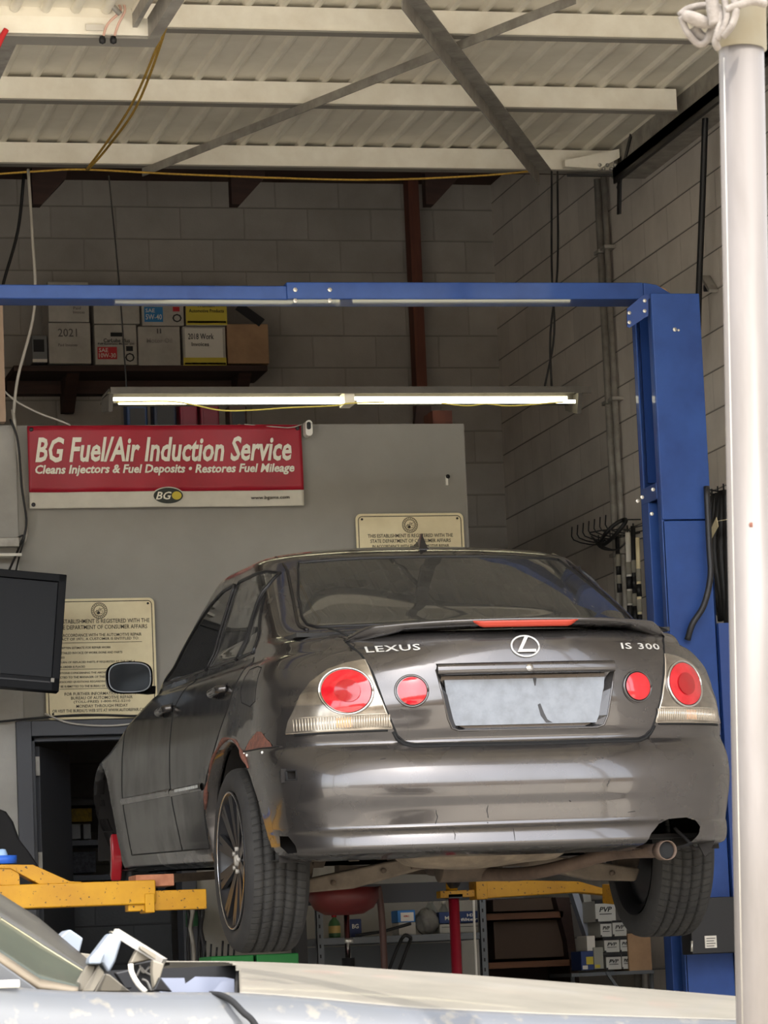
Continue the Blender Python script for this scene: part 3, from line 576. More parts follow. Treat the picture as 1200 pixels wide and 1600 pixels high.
#      z     W     yr    Lr    nr   yf    Lf   nf
RINGS = [
 (.440, .80, .200, .60, 2.7, 4.70, .8, 2.6),
 (.452, .85, .080, .64, 2.7, 4.82, .8, 2.6),
 (.468, .868, -.012, .66, 2.7, 4.86, .8, 2.6),
 (.480, .872, -.024, .66, 2.7, 4.88, .8, 2.6),
 (.500, .878, -.020, .66, 2.7, 4.90, .8, 2.6),
 (.538, .884, -.004, .66, 2.7, 4.92, .8, 2.6),
 (.544, .886, .006, .66, 2.7, 4.92, .8, 2.6),
 (.551, .887, .016, .66, 2.7, 4.93, .8, 2.6),
 (.620, .898, .012, .66, 2.7, 4.96, .8, 2.6),
 (.660, .902, .003, .66, 2.7, 4.98, .8, 2.6),
 (.700, .906, .000, .66, 2.7, 5.00, .8, 2.6),
 (.740, .909, .006, .66, 2.7, 5.01, .8, 2.6),
 (.770, .910, .017, .66, 2.7, 5.01, .8, 2.6),
 (.796, .911, .030, .66, 2.7, 5.01, .8, 2.6),
 (.812, .911, .042, .66, 2.7, 5.01, .8, 2.6),
 (.838, .910, .068, .66, 2.7, 5.00, .8, 2.6),
 (.862, .909, .092, .66, 2.7, 4.99, .8, 2.6),
 (.900, .907, .080, .66, 2.7, 4.96, .8, 2.6),
 (.960, .903, .068, .67, 2.6, 4.85, .8, 2.4),
 (1.00, .898, .064, .68, 2.6, 4.65, .8, 2.3),
 (1.06, .890, .064, .70, 2.5, 4.45, .85, 2.2),
 (1.12, .878, .072, .72, 2.5, 4.22, .85, 2.2),
 (1.17, .856, .084, .75, 2.45, 3.98, .8, 2.2),
 (1.205, .832, .096, .78, 2.4, 3.80, .7, 2.2),
 (1.222, .806, .103, .80, 2.4, 3.74, .62, 2.3),
 (1.245, .796, .114, .80, 2.4, 3.69, .58, 2.4),
 (1.258, .791, .130, .80, 2.4, 3.67, .56, 2.4),
 (1.266, .788, .160, .78, 2.4, 3.66, .55, 2.5),
 (1.280, .783, .300, .70, 2.5, 3.64, .54, 2.5),
 (1.296, .775, .470, .62, 2.6, 3.62, .53, 2.5),
 (1.310, .768, .580, .56, 2.7, 3.60, .52, 2.5),
 (1.325, .760, .625, .54, 2.75, 3.56, .52, 2.5),
 (1.400, .741, .785, .51, 2.75, 3.39, .50, 2.5),
 (1.500, .7135, 1.00, .475, 2.75, 3.16, .48, 2.5),
 (1.580, .690, 1.174, .45, 2.75, 2.97, .46, 2.5),
 (1.630, .6745, 1.284, .435, 2.75, 2.85, .45, 2.5),
 (1.660, .661, 1.354, .425, 2.75, 2.74, .44, 2.5),
 (1.685, .62, 1.44, .40, 2.6, 2.66, .42, 2.4),
 (1.706, .55, 1.55, .36, 2.5, 2.56, .36, 2.3),
 (1.724, .45, 1.68, .30, 2.4, 2.46, .30, 2.2),
 (1.738, .32, 1.82, .22, 2.3, 2.36, .2, 2.1),
 (1.746, .18, 1.95, .12, 2.1, 2.26, .12, 2.1),
 (1.748, .06, 2.04, .05, 2.0, 2.16, .05, 2.0)]
RA = np.array(RINGS)
def pchip(x, y, xi):
    h = np.diff(x); d = np.diff(y) / h; m = np.zeros(len(x))
    for i in range(1, len(x) - 1):
        if d[i-1] * d[i] > 0:
            w1 = 2*h[i] + h[i-1]; w2 = h[i] + 2*h[i-1]; m[i] = (w1 + w2) / (w1 / d[i-1] + w2 / d[i])
    m[0] = d[0]; m[-1] = d[-1]
    k = np.clip(np.searchsorted(x, xi) - 1, 0, len(h) - 1); t = (xi - x[k]) / h[k]
    return ((1+2*t)*(1-t)**2)*y[k] + t*(1-t)**2*h[k]*m[k] + t*t*(3-2*t)*y[k+1] + t*t*(t-1)*h[k]*m[k+1]
def ring_levels():
    zs = []
    for a, b in zip(RA[:-1, 0], RA[1:, 0]):
        n = max(1, int(math.ceil((b - a) / .016)))
        if b > 1.65 or (1.245 < b < 1.32): n = max(n, 3)
        zs += list(np.linspace(a, b, n, endpoint=False))
    return np.array(zs + [RA[-1, 0]])
ARCH = ((1.05, .50, .42), (4.20, .55, .39))      # y, z, radius of the wheel openings
def body_surface():
    zs = ring_levels(); cols = [pchip(RA[:, 0], RA[:, j], zs) for j in range(1, 8)]
    NR, NS, NF = 44, 70, 26
    rows = []
    for k, z in enumerate(zs):
        W, yr, Lr, nr, yf, Lf, nf = [c[k] for c in cols]; half = []
        for i in range(NR + 1):
            a = PI/2 * i / NR; half.append((W * math.sin(a)**(2/nr), yr + Lr * (1 - max(0, math.cos(a))**(2/nr))))
        ya, yb = yr + Lr, yf - Lf
        for i in range(1, NS): half.append((W, ya + (yb - ya) * i / NS))
        for i in range(NF + 1):
            a = PI/2 * i / NF; half.append((W * max(0, math.cos(a))**(2/nf), yb + Lf * math.sin(a)**(2/nf)))
        # waist taper towards the nose, slight flare round the wheel openings
        h2 = []
        for x, y in half:
            f = 0
            for ay, az, ar in ARCH:
                d = math.hypot(y - ay, (z - az)) - ar
                if d > -.05: f = max(f, math.exp(-(max(d, 0) / .05)**2))
            x2 = x + (.010 * f if x > .6 else 0)
            h2.append((x2, y))
        rows.append([(-x, y, z) for x, y in h2] + [(x, y, z) for x, y in reversed(h2[1:-1])])
    bm = bmesh.new(); V = [[bm.verts.new(p) for p in r] for r in rows]; n = len(rows[0])
    for j in range(len(rows) - 1):
        for i in range(n):
            f = bm.faces.new((V[j][i], V[j][(i+1) % n], V[j+1][(i+1) % n], V[j+1][i])); f.smooth = True
    bm.faces.new(V[-1]).smooth = True
    bmesh.ops.recalc_face_normals(bm, faces=bm.faces)
    if sum(f.normal.z * f.calc_area() for f in bm.faces if f.calc_center_median().z > 1.6) < 0: bmesh.ops.reverse_faces(bm, faces=bm.faces)
    return bm
car = empty('car', CAR, YAW); car.rotation_euler = (PITCH, 0, YAW)
tag(car, 'dark grey four-door saloon with boot spoiler raised on the yellow lift arms', 'car')
body_bm = body_surface()
#@@STOP
# ---- cutting tools
def project_filter(kind, side=0):
    if kind == 'rear': return lambda f, c: f.normal.y < -.08 and c.y < 1.75
    return lambda f, c: (c.x * side > .3) and abs(f.normal.x) > .25
def knife(bm, poly, kind, side=0, closed=True):
    flt = project_filter(kind, side); n = len(poly)
    for i in range(n if closed else n - 1):
        a = Vector(poly[i]); b = Vector(poly[(i+1) % n]); d = b - a; L = d.length
        if L < 1e-6: continue
        d.normalize(); geo = []
        for f in bm.faces:
            c = f.calc_center_median()
            if not flt(f, c): continue
            p = Vector((c.x, c.z)) if kind == 'rear' else Vector((c.y, c.z))
            t = (p - a).dot(d); q = abs((p - a).x * d.y - (p - a).y * d.x)
            if -.03 < t < L + .03 and q < .06: geo.append(f)
        if not geo: continue
        if kind == 'rear': co = (a.x, 0, a.y); no = (d.y, 0, -d.x)
        else: co = (0, a.x, a.y); no = (0, d.y, -d.x)
        es = {e for f in geo for e in f.edges}; vs = {v for f in geo for v in f.verts}
        bmesh.ops.bisect_plane(bm, geom=list(geo) + list(es) + list(vs), plane_co=co, plane_no=no, dist=1e-5)
def inside(p, poly):
    x, y = p; r = False; j = len(poly) - 1
    for i in range(len(poly)):
        xi, yi = poly[i]; xj, yj = poly[j]
        if (yi > y) != (yj > y) and x < (xj - xi) * (y - yi) / (yj - yi) + xi: r = not r
        j = i
    return r
def spl(pts, n=4):
    return [tuple(v[:2]) for v in smooth_path([Vector((a, b, 0)) for a, b in pts], n)]
lay_id = body_bm.faces.layers.int.new('part')
PART = {}
def mark(name, poly, kind, side=0, extra=None):
    k = PART.setdefault(name, len(PART) + 1); flt = project_filter(kind, side)
    for f in body_bm.faces:
        c = f.calc_center_median()
        if flt(f, c) and inside((c.x, c.z) if kind == 'rear' else (c.y, c.z), poly) and (extra is None or extra(c)): f[lay_id] = k
body_bvh = BVHTree.FromBMesh(body_bm)
def on_rear(x, z, off=0):
    h = body_bvh.ray_cast(Vector((x, -2, z)), Vector((0, 1, 0)))
    return h[0] + Vector((0, -1, 0)) * off if h[0] else Vector((x, .1, z))
def on_side(y, z, s, off=0):
    h = body_bvh.ray_cast(Vector((2.5 * s, y, z)), Vector((-s, 0, 0)))
    return h[0] + Vector((s, 0, 0)) * off if h[0] else Vector((.8 * s, y, z))
mir = lambda P: [(-x, z) for x, z in P]
lid_half = [(.62, 1.265), (.585, 1.19), (.56, 1.12), (.53, 1.0), (.505, .93), (.485, .885), (.46, .862), (.43, .852)]
BOOT = [(.62, 1.322)] + lid_half + [(0, .846)] + [(-x, z) for x, z in reversed(lid_half)] + [(-.62, 1.322)]
TAIL = [(.505, .912), (.535, 1.0), (.562, 1.09), (.578, 1.168), (.64, 1.158), (.70, 1.138), (.755, 1.098), (.79, 1.05), (.812, 1.0), (.832, .955), (.842, .912)]
RECESS = [(.335, 1.136), (.34, 1.12), (.325, 1.04), (.305, .94), (.29, .905), (.265, .896), (-.265, .896), (-.29, .905), (-.305, .94), (-.325, 1.04), (-.34, 1.12), (-.335, 1.136)]
GLASS = [(.545, 1.640), (.617, 1.484), (.648, 1.382), (.645, 1.350), (.62, 1.334), (.3, 1.328), (-.3, 1.328), (-.62, 1.334), (-.645, 1.350), (-.648, 1.382), (-.617, 1.484), (-.545, 1.640), (-.3, 1.648), (0, 1.650), (.3, 1.648)]
RARCH = [(1.68, .40), (1.672, .60)] + spl([(1.655, .66), (1.60, .735), (1.535, .79), (1.42, .866), (1.27, .905), (1.12, .918), (.98, .905), (.884, .873), (.80, .835), (.724, .79), (.635, .70), (.585, .60), (.561, .50)], 3) + [(.50, .468), (.45, .40)]
FARCH = [(3.80, .40)] + [(4.20 + .41 * math.cos(a), .55 + .40 * math.sin(a)) for a in [math.radians(195 - i * 14) for i in range(16)]] + [(4.60, .40)]
FARCH[1:1] = [(3.80, .46)]
RDOOR = [(1.14, 1.245)] + spl([(1.13, 1.225), (1.14, 1.16), (1.185, 1.08), (1.29, 1.0), (1.42, .91), (1.56, .815), (1.66, .73), (1.705, .62)], 3) + [(1.72, .515), (2.315, .515)] + spl([(2.32, .60), (2.38, .76), (2.42, 1.0), (2.41, 1.11), (2.36, 1.19), (2.315, 1.235)], 3)
FDOOR = spl([(2.315, 1.235), (2.36, 1.19), (2.41, 1.11), (2.42, 1.0), (2.38, .76), (2.32, .60)], 3) + [(2.315, .515), (3.55, .515)] + spl([(3.545, .62), (3.585, .77), (3.61, 1.03), (3.60, 1.13), (3.55, 1.2)], 3) + [(3.40, 1.235)]
RWIN = [(1.50, 1.262)] + [(1.43, 1.42), (1.375, 1.54), (1.40, 1.60), (1.50, 1.615), (1.92, 1.610), (1.945, 1.60), (2.06, 1.262)]
QWIN = [(1.19, 1.268), (1.23, 1.35), (1.33, 1.50), (1.40, 1.42), (1.465, 1.264)]
FWIN = [(2.13, 1.262), (2.02, 1.58), (2.02, 1.608), (2.25, 1.60), (2.45, 1.565), (2.62, 1.515), (2.80, 1.44), (2.98, 1.35), (3.10, 1.28), (3.11, 1.262)]
for s in (-1, 1):
    for P in (RARCH, FARCH, RDOOR, FDOOR, RWIN, QWIN, FWIN): knife(body_bm, P, 'side', s)
for P in (BOOT, TAIL, mir(TAIL), RECESS, GLASS): knife(body_bm, P, 'rear')
HOLES = [[(-.87, .772), (-.832, .772), (-.832, .742), (-.87, .742)], [(-.868, .538), (-.85, .535), (-.834, .50), (-.828, .474), (-.848, .472), (-.866, .50)],
         [(.40, .45), (.43, .50), (.47, .535), (.52, .552), (.60, .556), (.64, .545), (.655, .52), (.645, .495), (.60, .455), (.55, .44)]]
for P in HOLES: knife(body_bm, P, 'rear')
RUST = [(.79, .868), (.775, .89), (.74, .905), (.68, .918), (.63, .934), (.575, .930), (.545, .915), (.52, .90), (.49, .885), (.48, .868)]
knife(body_bm, RUST, 'side', -1)
# bumper top line
for z, fl in ((.868, lambda c: abs(c.x) > .80 and c.y < 1.0), (.905, lambda c: abs(c.x) < .86 and c.y < .6)):
    g = [f for f in body_bm.faces if fl(f.calc_center_median()) and abs(f.calc_center_median().z - z) < .05]
    bmesh.ops.bisect_plane(body_bm, geom=g + list({e for f in g for e in f.edges}) + list({v for f in g for v in f.verts}), plane_co=(0, 0, z), plane_no=(0, 0, 1), dist=1e-5)
for x in (-.845, .845):
    g = [f for f in body_bm.faces if abs(f.calc_center_median().x - x) < .05 and f.calc_center_median().y < .7 and .84 < f.calc_center_median().z < .93]
    bmesh.ops.bisect_plane(body_bm, geom=g + list({e for f in g for e in f.edges}) + list({v for f in g for v in f.verts}), plane_co=(x, 0, 0), plane_no=(1, 0, 0), dist=1e-5)
PART['bumper'] = 1
for f in body_bm.faces:
    c = f.calc_center_median()
    if c.y < 1.05 and c.z < (.868 if abs(c.x) > .845 else .905): f[lay_id] = 1
for s in (-1, 1):
    mark('rear_door%d' % s, RDOOR, 'side', s); mark('front_door%d' % s, FDOOR, 'side', s)
    for nm, P in (('rwin', RWIN), ('qwin', QWIN), ('fwin', FWIN)): mark(nm + str(s), P, 'side', s)
mark('rust', RUST, 'side', -1)
mark('boot_lid', BOOT, 'rear', extra=lambda c: c.y < .8 and c.z < 1.32)
for f in body_bm.faces:      # deck between lid face and rear glass
    c = f.calc_center_median()
    if f.normal.z > .5 and c.y < .66 and abs(c.x) < .62 and 1.2 < c.z < 1.325: f[lay_id] = PART['boot_lid']
mark('tail-1', mir(TAIL), 'rear', extra=lambda c: c.z < 1.3); mark('tail1', TAIL, 'rear', extra=lambda c: c.z < 1.3)
mark('hole', RECESS, 'rear')
for P in HOLES: mark('hole', P, 'rear')
mark('rglass', GLASS, 'rear', extra=lambda c: c.z > 1.3)
for s in (-1, 1): mark('hole', RARCH, 'side', s); mark('hole', FARCH, 'side', s)
def take(key):
    b = body_bm.copy(); L = b.faces.layers.int['part']
    bmesh.ops.delete(b, geom=[f for f in b.faces if f[L] != key], context='FACES'); return b
def part_obj(name, bm, m, parent, off=0, extra=None):
    if off:
        bm.normal_update()
        for v in bm.verts: v.co += v.normal * off
    mb = MB(); mb.bm.free(); mb.bm = bm
    if extra: extra(mb)
    for f in mb.bm.faces:
        if f.material_index == 0: f.smooth = True
    return mb.build(name, m, parent, autosm=False)

# ---- car materials
def paint_mat(name, rgb, rough=.24, metal=.8, dirt=.5):
    m = mat(name, rgb, rough, metal=metal, coat=.8, noise=.10, nscale=2.2); t = m.node_tree; b = t.nodes['Principled BSDF']
    tc = t.nodes.new('ShaderNodeTexCoord'); n = t.nodes.new('ShaderNodeTexNoise'); n.inputs['Scale'].default_value = 5; n.inputs['Detail'].default_value = 8
    t.links.new(tc.outputs['Object'], n.inputs['Vector']); r = t.nodes.new('ShaderNodeMapRange'); r.inputs[1].default_value = .3; r.inputs[2].default_value = .75
    r.inputs[3].default_value = rough - .06; r.inputs[4].default_value = rough + .14; t.links.new(n.outputs[0], r.inputs[0]); t.links.new(r.outputs[0], b.inputs['Roughness'])
    b.inputs['Coat Roughness'].default_value = .06
    return m
mPaint = paint_mat('dark_grey_metallic_paint', (84, 81, 80)); mPaintD = paint_mat('dark_reflection_grey', (40, 38, 38), .16, .5); mPaintD.node_tree.nodes['Principled BSDF'].inputs['Coat Weight'].default_value = .15; mPaintD.node_tree.nodes['Principled BSDF'].inputs['Specular IOR Level'].default_value = .3  # second one: darker copy for doors and nose, dark reflections put into its colour
mGap = mat('panel_gap_rubber', (10, 10, 11), .8)
mRust = mat('rust', (112, 70, 56), .9, rgb2=(80, 54, 48), nscale=40, bump=.4)
mBadge = mat('bright_badge', (215, 214, 210), .25, metal=.4); mChrome = mat('chrome', (215, 215, 218), .12, metal=1); mTrimB = mat('black_trim', (20, 20, 22), .35)
mRedLens = mat('red_lens', (176, 16, 28), .12, coat=.7, rgb2=(196, 34, 44), nscale=14); mRedDeep = mat('deep_red_lens', (150, 10, 20), .15, coat=.6)
mBrake = mat('brake_lamp_red', (170, 62, 46), .3)
mLampBody = mat('lamp_reflector', (160, 152, 140), .18, metal=.75, rgb2=(112, 104, 94), nscale=9, coat=.9)
mAmber = mat('amber_lens', (206, 140, 84), .2, coat=.6)
mLampRib = mat('ribbed_clear_lens', (186, 176, 160), .15, metal=.5, coat=.8)
mSkySheen = mat('grey_sky_sheen', (132, 137, 144), .42, metal=.35, rgb2=(120, 124, 130), nscale=25)  # boot paint's sky reflection put into a paler grey for the recess
mTyre = mat('tyre_rubber', (44, 43, 42), .82, rgb2=(34, 33, 33), nscale=10)
mUnder = mat('dusty_underbody', (86, 74, 62), .85, rgb2=(58, 50, 43), nscale=9); mUnderD = mat('dark_underbody', (30, 27, 25), .85)
mArm = mat('dusty_control_arm', (104, 93, 80), .8, rgb2=(82, 73, 63), nscale=14); mPipe = mat('brown_exhaust', (98, 82, 70), .65, metal=.2, rgb2=(72, 58, 50), nscale=10)
mRim = mat('black_alloy', (26, 26, 29), .42, metal=.2, coat=.15)
mSeat = mat('dark_seat_cloth', (48, 47, 46), .9)
def glass_mat(name, tint, dust_haze, dscale=180, base=.05):
    m = bpy.data.materials.new(name); m.use_nodes = True; t = m.node_tree; t.nodes.remove(t.nodes['Principled BSDF']); out = t.nodes['Material Output']
    tr = t.nodes.new('ShaderNodeBsdfTransparent'); tr.inputs[0].default_value = (*tint, 1)
    gl = t.nodes.new('ShaderNodeBsdfGlossy'); gl.inputs['Roughness'].default_value = .02
    fr = t.nodes.new('ShaderNodeFresnel'); fr.inputs[0].default_value = 1.5
    mx = t.nodes.new('ShaderNodeMixShader'); ad = t.nodes.new('ShaderNodeMath'); ad.operation = 'MULTIPLY_ADD'; ad.inputs[1].default_value = 1; ad.inputs[2].default_value = base
    t.links.new(fr.outputs[0], ad.inputs[0]); t.links.new(ad.outputs[0], mx.inputs[0]); t.links.new(tr.outputs[0], mx.inputs[1]); t.links.new(gl.outputs[0], mx.inputs[2])
    df = t.nodes.new('ShaderNodeBsdfDiffuse'); df.inputs[0].default_value = (.30, .29, .26, 1); m2 = t.nodes.new('ShaderNodeMixShader')
    tc = t.nodes.new('ShaderNodeTexCoord'); n = t.nodes.new('ShaderNodeTexNoise'); n.inputs['Scale'].default_value = dscale; n.inputs['Detail'].default_value = 3
    t.links.new(tc.outputs['Object'], n.inputs['Vector']); r = t.nodes.new('ShaderNodeMapRange'); r.inputs[1].default_value = .4; r.inputs[2].default_value = .8; r.inputs[3].default_value = dust_haze * .35; r.inputs[4].default_value = dust_haze * 2.2
    t.links.new(n.outputs[0], r.inputs[0]); t.links.new(r.outputs[0], m2.inputs[0]); t.links.new(mx.outputs[0], m2.inputs[1]); t.links.new(df.outputs[0], m2.inputs[2]); t.links.new(m2.outputs[0], out.inputs[0])
    return m
mGlR = glass_mat('dusty_rear_glass', (.16, .19, .18), .12); mGlS = glass_mat('side_window_glass', (.5, .53, .5), .05, base=.03); mGlRD = glass_mat('wall_reflection_glass', (.6, .62, .58), .16, dscale=12, base=.10)  # rear-door glass: extra haze stands in for a reflected wall

# ---- body panels
def seam(mb, poly, kind, s=0, r=.0038, mi=1, closed=False, inset=.001, step=.02):
    pts = list(poly) + ([poly[0]] if closed else []); P = []
    for a, b in zip(pts[:-1], pts[1:]):
        n = max(1, int(math.dist(a, b) / step))
        for k in range(n): P.append((a[0] + (b[0]-a[0])*k/n, a[1] + (b[1]-a[1])*k/n))
    P.append(pts[-1])
    Q = [on_rear(x, z, -inset) if kind == 'rear' else on_side(x, z, s, -inset) for x, z in P]
    mb.tube(Q, r, 6, mi)
shell = take(0); L = shell.faces.layers.int['part']
def arch_lip(bm):
    """fold the edges of the wheel openings inwards"""
    es = [e for e in bm.edges if e.is_boundary and all(abs(v.co.x) > .75 and not (v.co.z < .545 and v.co.y < .47) and not (v.co.y < .42) and ((abs(v.co.y - 1.05) < .68 and v.co.z < .93) or (abs(v.co.y - 4.2) < .45 and v.co.z < .97)) for v in e.verts)]
    r = bmesh.ops.extrude_edge_only(bm, edges=es)
    for v in r['geom']:
        if isinstance(v, bmesh.types.BMVert): v.co.x -= .05 * (1 if v.co.x > 0 else -1)
arch_lip(shell)
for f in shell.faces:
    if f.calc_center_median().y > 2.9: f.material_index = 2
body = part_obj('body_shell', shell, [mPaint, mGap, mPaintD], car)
for p_ in body.data.polygons: p_.use_smooth = True
rp = part_obj('rust_patch', take(PART['rust']), mRust, body, off=.0005)
bm_b = take(1); arch_lip(bm_b)
def bumper_extra(mb):
    for s in (-1, 1): seam(mb, [(.44, .868), (.6, .868), (.86, .866)], 'side', s, .003)
    seam(mb, [(.50, .9), (.485, .872), (.46, .852), (.43, .842), (0, .838), (-.43, .842), (-.46, .852), (-.485, .872), (-.5, .9)], 'rear', r=.007)
bump = part_obj('bumper', bm_b, [mPaint, mGap], car, extra=bumper_extra)
sk = MB()   # side socket frame
sk.tube([on_rear(x, z, .003) for x, z in ((-.872, .774), (-.83, .774), (-.83, .740), (-.872, .740), (-.872, .774))], .003, 6); a_, b_ = on_rear(-.856, .772), on_rear(-.856, .742)
sk.bar(a_, b_, .008, .006, up=(0, 1, 0)); sk.build('tow_socket', mGap, bump)
q = MB(); q.cbox((-.845, .36, .757), (.06, .02, .05)); q.build('socket_back', mUnderD, bump)
def lid_extra(mb):
    seam(mb, [(.62, 1.25)] + lid_half[1:] + [(0, .846)] + [(-x, z) for x, z in reversed(lid_half[1:])] + [(-.62, 1.25)], 'rear', r=.0045)
    for s in (-1, 1): mb.tube([Vector((s * .62, y, z)) + Vector((0, 0, .002)) for y, z in ((.30, 1.262), (.45, 1.292), (.6, 1.312))], .004, 6, 1)
lid = part_obj('boot_lid', take(PART['boot_lid']), [mPaint, mGap], car, extra=lid_extra)
# number plate recess
mb = MB(); n = len(RECESS); fr_, bk = [on_rear(x, z) for x, z in RECESS], []
for x, z in RECESS:
    k = .885 if abs(x) > .28 else .90; bk.append(Vector((x * (1 - .14 * (1 if z < 1.1 else .5)), .128, .905 + (z - .896) * .80)))
mb._add(fr_ + bk, [(i, (i+1) % n, n + (i+1) % n, n + i) for i in range(n)], 0, False)
mb._add(bk, [tuple(range(n))], 0); mb.build('plate_recess', mPaint, lid)
mb = MB(); mb.prism([(x * 1.02, .112, .912 + (z - .896) * .76) for x, z in [(-.262, .900), (.262, .900), (.283, .915), (.30, 1.12), (-.30, 1.12), (-.283, .915)]], (0, .01, 0)); mb.build('sky_sheen_panel', mSkySheen, lid)
mSt = mat('dark_stain', (62, 62, 64), .7)
mb = MB(); mb.prism([(.03, .111, 1.085), (.045, .111, 1.085), (.04, .111, 1.055), (.036, .111, 1.055)], (0, .004, 0)).prism([(.045, .111, .985), (.055, .111, .99), (.068, .111, .955), (.08, .111, .93), (.10, .111, .918), (.075, .111, .918), (.055, .111, .945)], (0, .004, 0)); mb.build('stain', mSt, lid)
mb = MB(); mb.tube([on_rear(x, z, .002) for x, z in RECESS[1:-1]], .004, 6); mb.build('recess_edge', mPaint, lid)
mb = MB()   # garnish bar with key lock
def gar(u, v):
    x = -.338 + .676 * u; p = on_rear(x, 1.12); a = PI * v
    return Vector((x, p.y + .010 - .030 * max(0, math.sin(a))**.4 - .012 * v, 1.12 + .0205 * math.cos(a) + (.002 if v < .5 else 0)))
mb.grid(gar, 24, 10); mb.build('garnish_bar', mPaint, lid)
p = on_rear(0, 1.12); q = MB().cyl((0, p.y - .032, 1.118), (0, p.y - .02, 1.118), .0135, 20).build('key_lock', mChrome, lid)
# boot badges
BX = 0.0
def badge(bm, x, z, nm, m, off=.0025, mirror=None):
    bm.transform(Matrix.Translation((x, 0, z)) @ FACE)
    for v in bm.verts:
        d = v.co.y; v.co.y = on_rear(v.co.x, v.co.z).y - off + d
    mb = MB(); put_text(mb, bm, Matrix()); return mb.build(nm, m, lid, autosm=False)
badge(text_bm('LEXUS', .05, offset=.0006, extrude=.002, space=1.1, width=.182, height=.024), -.475, 1.208, 'badge_lettering', mBadge)
badge(text_bm('IS 300', .05, offset=.0006, extrude=.002, space=1.1, width=.178, height=.024), .475, 1.198, 'badge_lettering', mBadge)
mb = MB(); cz = 1.200; rx, rz = .0525, .039
mb.tube([Vector((rx * math.cos(a), on_rear(rx * math.cos(a), cz + rz * math.sin(a)).y - .004, cz + rz * math.sin(a))) for a in [2 * PI * k / 40 for k in range(41)]], .0038, 8)
y_ = on_rear(0, cz - .022).y - .010
mb.prism([(p_[0], y_, cz + p_[1]) for p_ in ((-.004, .037), (.010, .037), (-.016, -.012), (.036, -.012), (.038, -.022), (-.034, -.022))], (0, .004, 0)); mb.build('oval_emblem', mBadge, lid)
# spoiler
def spo(u, v):
    x = -.622 + 1.244 * u; k = abs(x) / .622; e = max(0, (k - .86) / .14)
    yb = on_rear(x, 1.24).y; zt_ = 1.306 - .012 * k**2 - .042 * e**1.6; zb_ = 1.278 - .008 * k**2 - .030 * max(0, (k - .70) / .3)**.7 * (1 if k > .7 else 0)
    zb_ = min(zb_, zt_ - .004); y0 = yb - .055 + .03 * k**4 + .02 * e; y1 = yb + .10
    sec = [(y1, zt_ - .006), (y0 + .05, zt_), (y0 + .012, zt_ - .001), (y0, zt_ - .006), (y0 + .004, zt_ - .013), (y0 + .012, zb_ + .006), (y0 + .028, zb_), (yb + .01, zb_ - .004), (y1, zb_ - .004)]
    i = min(int(v * 8 + 1e-6), 8); return Vector((x, *sec[i]))
mb = MB().grid(spo, 80, 8); spoiler = mb.build('spoiler', mPaint, lid, weld=.0001)
def bl_(u, v):
    x = -.185 + .40 * u - .015; yb = on_rear(x, 1.24).y; e = min(u, 1 - u) / .08; h = min(1, e)
    return Vector((x, yb - .055 - .001 + .012 * v, 1.293 - (.022 * h) * v))
mb = MB().grid(bl_, 30, 3); mb.build('high_brake_lamp', mBrake, lid, solid=.004)
# inner round lamps
def disc_on(mb, cx, cz, r0, r1, off, kind='rear', s=0, n=40, rings=4, dome=0, mi=0):
    def fn(u, v):
        a = 2 * PI * u; r = r0 + (r1 - r0) * v; x = cx + r * math.cos(a); z = cz + r * math.sin(a)
        p = on_rear(x, z, off + dome * (1 - (r / r1)**2)); return p
    return mb.grid(fn, n, rings, mi)
for s in (-1, 1):
    c = s * .432; mb = MB(); disc_on(mb, c, 1.045, 0, .051, .012, dome=.006, rings=6); lp = mb.build('round_lamp', mRedLens, lid)
    mb = MB(); disc_on(mb, c + .002, 1.043, .050, .064, .004); mb.tube([on_rear(c + .057 * math.cos(a), 1.045 + .057 * math.sin(a), .004) for a in [2*PI*k/36 for k in range(37)]], .005, 6); mb.build('lamp_bezel', mPaint, lp)
# tail lights
for s in (-1, 1):
    T = mir(TAIL) if s < 0 else TAIL
    def ex(mb, s=s, T=T): seam(mb, T, 'rear', r=.004, closed=True, inset=-.003)
    tl = part_obj('tail_light', take(PART['tail%d' % s]), [mLampBody, mLampRib], car, off=.007, extra=ex); tl['label'] = 'pale clear-lens tail light with a round red lamp'
    cx, cz = s * .653, 1.056
    mb = MB(); disc_on(mb, cx, cz, 0, .080, .016, dome=.008, rings=8); mb.build('red_lamp', mRedLens, tl)
    mb = MB(); disc_on(mb, cx, cz, 0, .042, .0262, dome=.002, rings=3); mb.build('lamp_centre', mRedDeep, tl)
    mb = MB(); mb.tube([on_rear(cx + .086 * math.cos(a), cz + .086 * math.sin(a), .013) for a in [2*PI*k/44 for k in range(45)]], .0045, 8); mb.build('lamp_ring', mChrome, tl)
    mb = MB()
    xo = .515
    while xo < .825:
        lo, hi = .918, min(.962, .962); mb.tube([on_rear(s * xo, lo, .0085), on_rear(s * xo, hi, .0085)], .0034, 6); xo += .0085
    mb.tube([on_rear(s * x, .966, .009) for x in [.525 + .018 * i for i in range(17)]], .0025, 6); mb.build('lens_ribs', mLampRib, tl)
    mb = MB(); mb.grid(lambda u, v: on_rear(s * (.64 + .055 * u), .922 + .036 * v, .0095), 6, 3); mb.build('amber_section', mAmber, tl)
    mb = MB(); mb.grid(lambda u, v: on_rear(s * (.60 + .10 * u), 1.146 - .012 * u * u * 2.0 + .010 * v - .004, .0085), 10, 2); mb.build('red_reflector', mRedDeep, tl)
for s in (-1, 1): MB().tube([on_rear(s * x, .905, .003) for x in [.52 + .02 * i for i in range(16)]], .005, 6).build('light_gap', mGap, body)
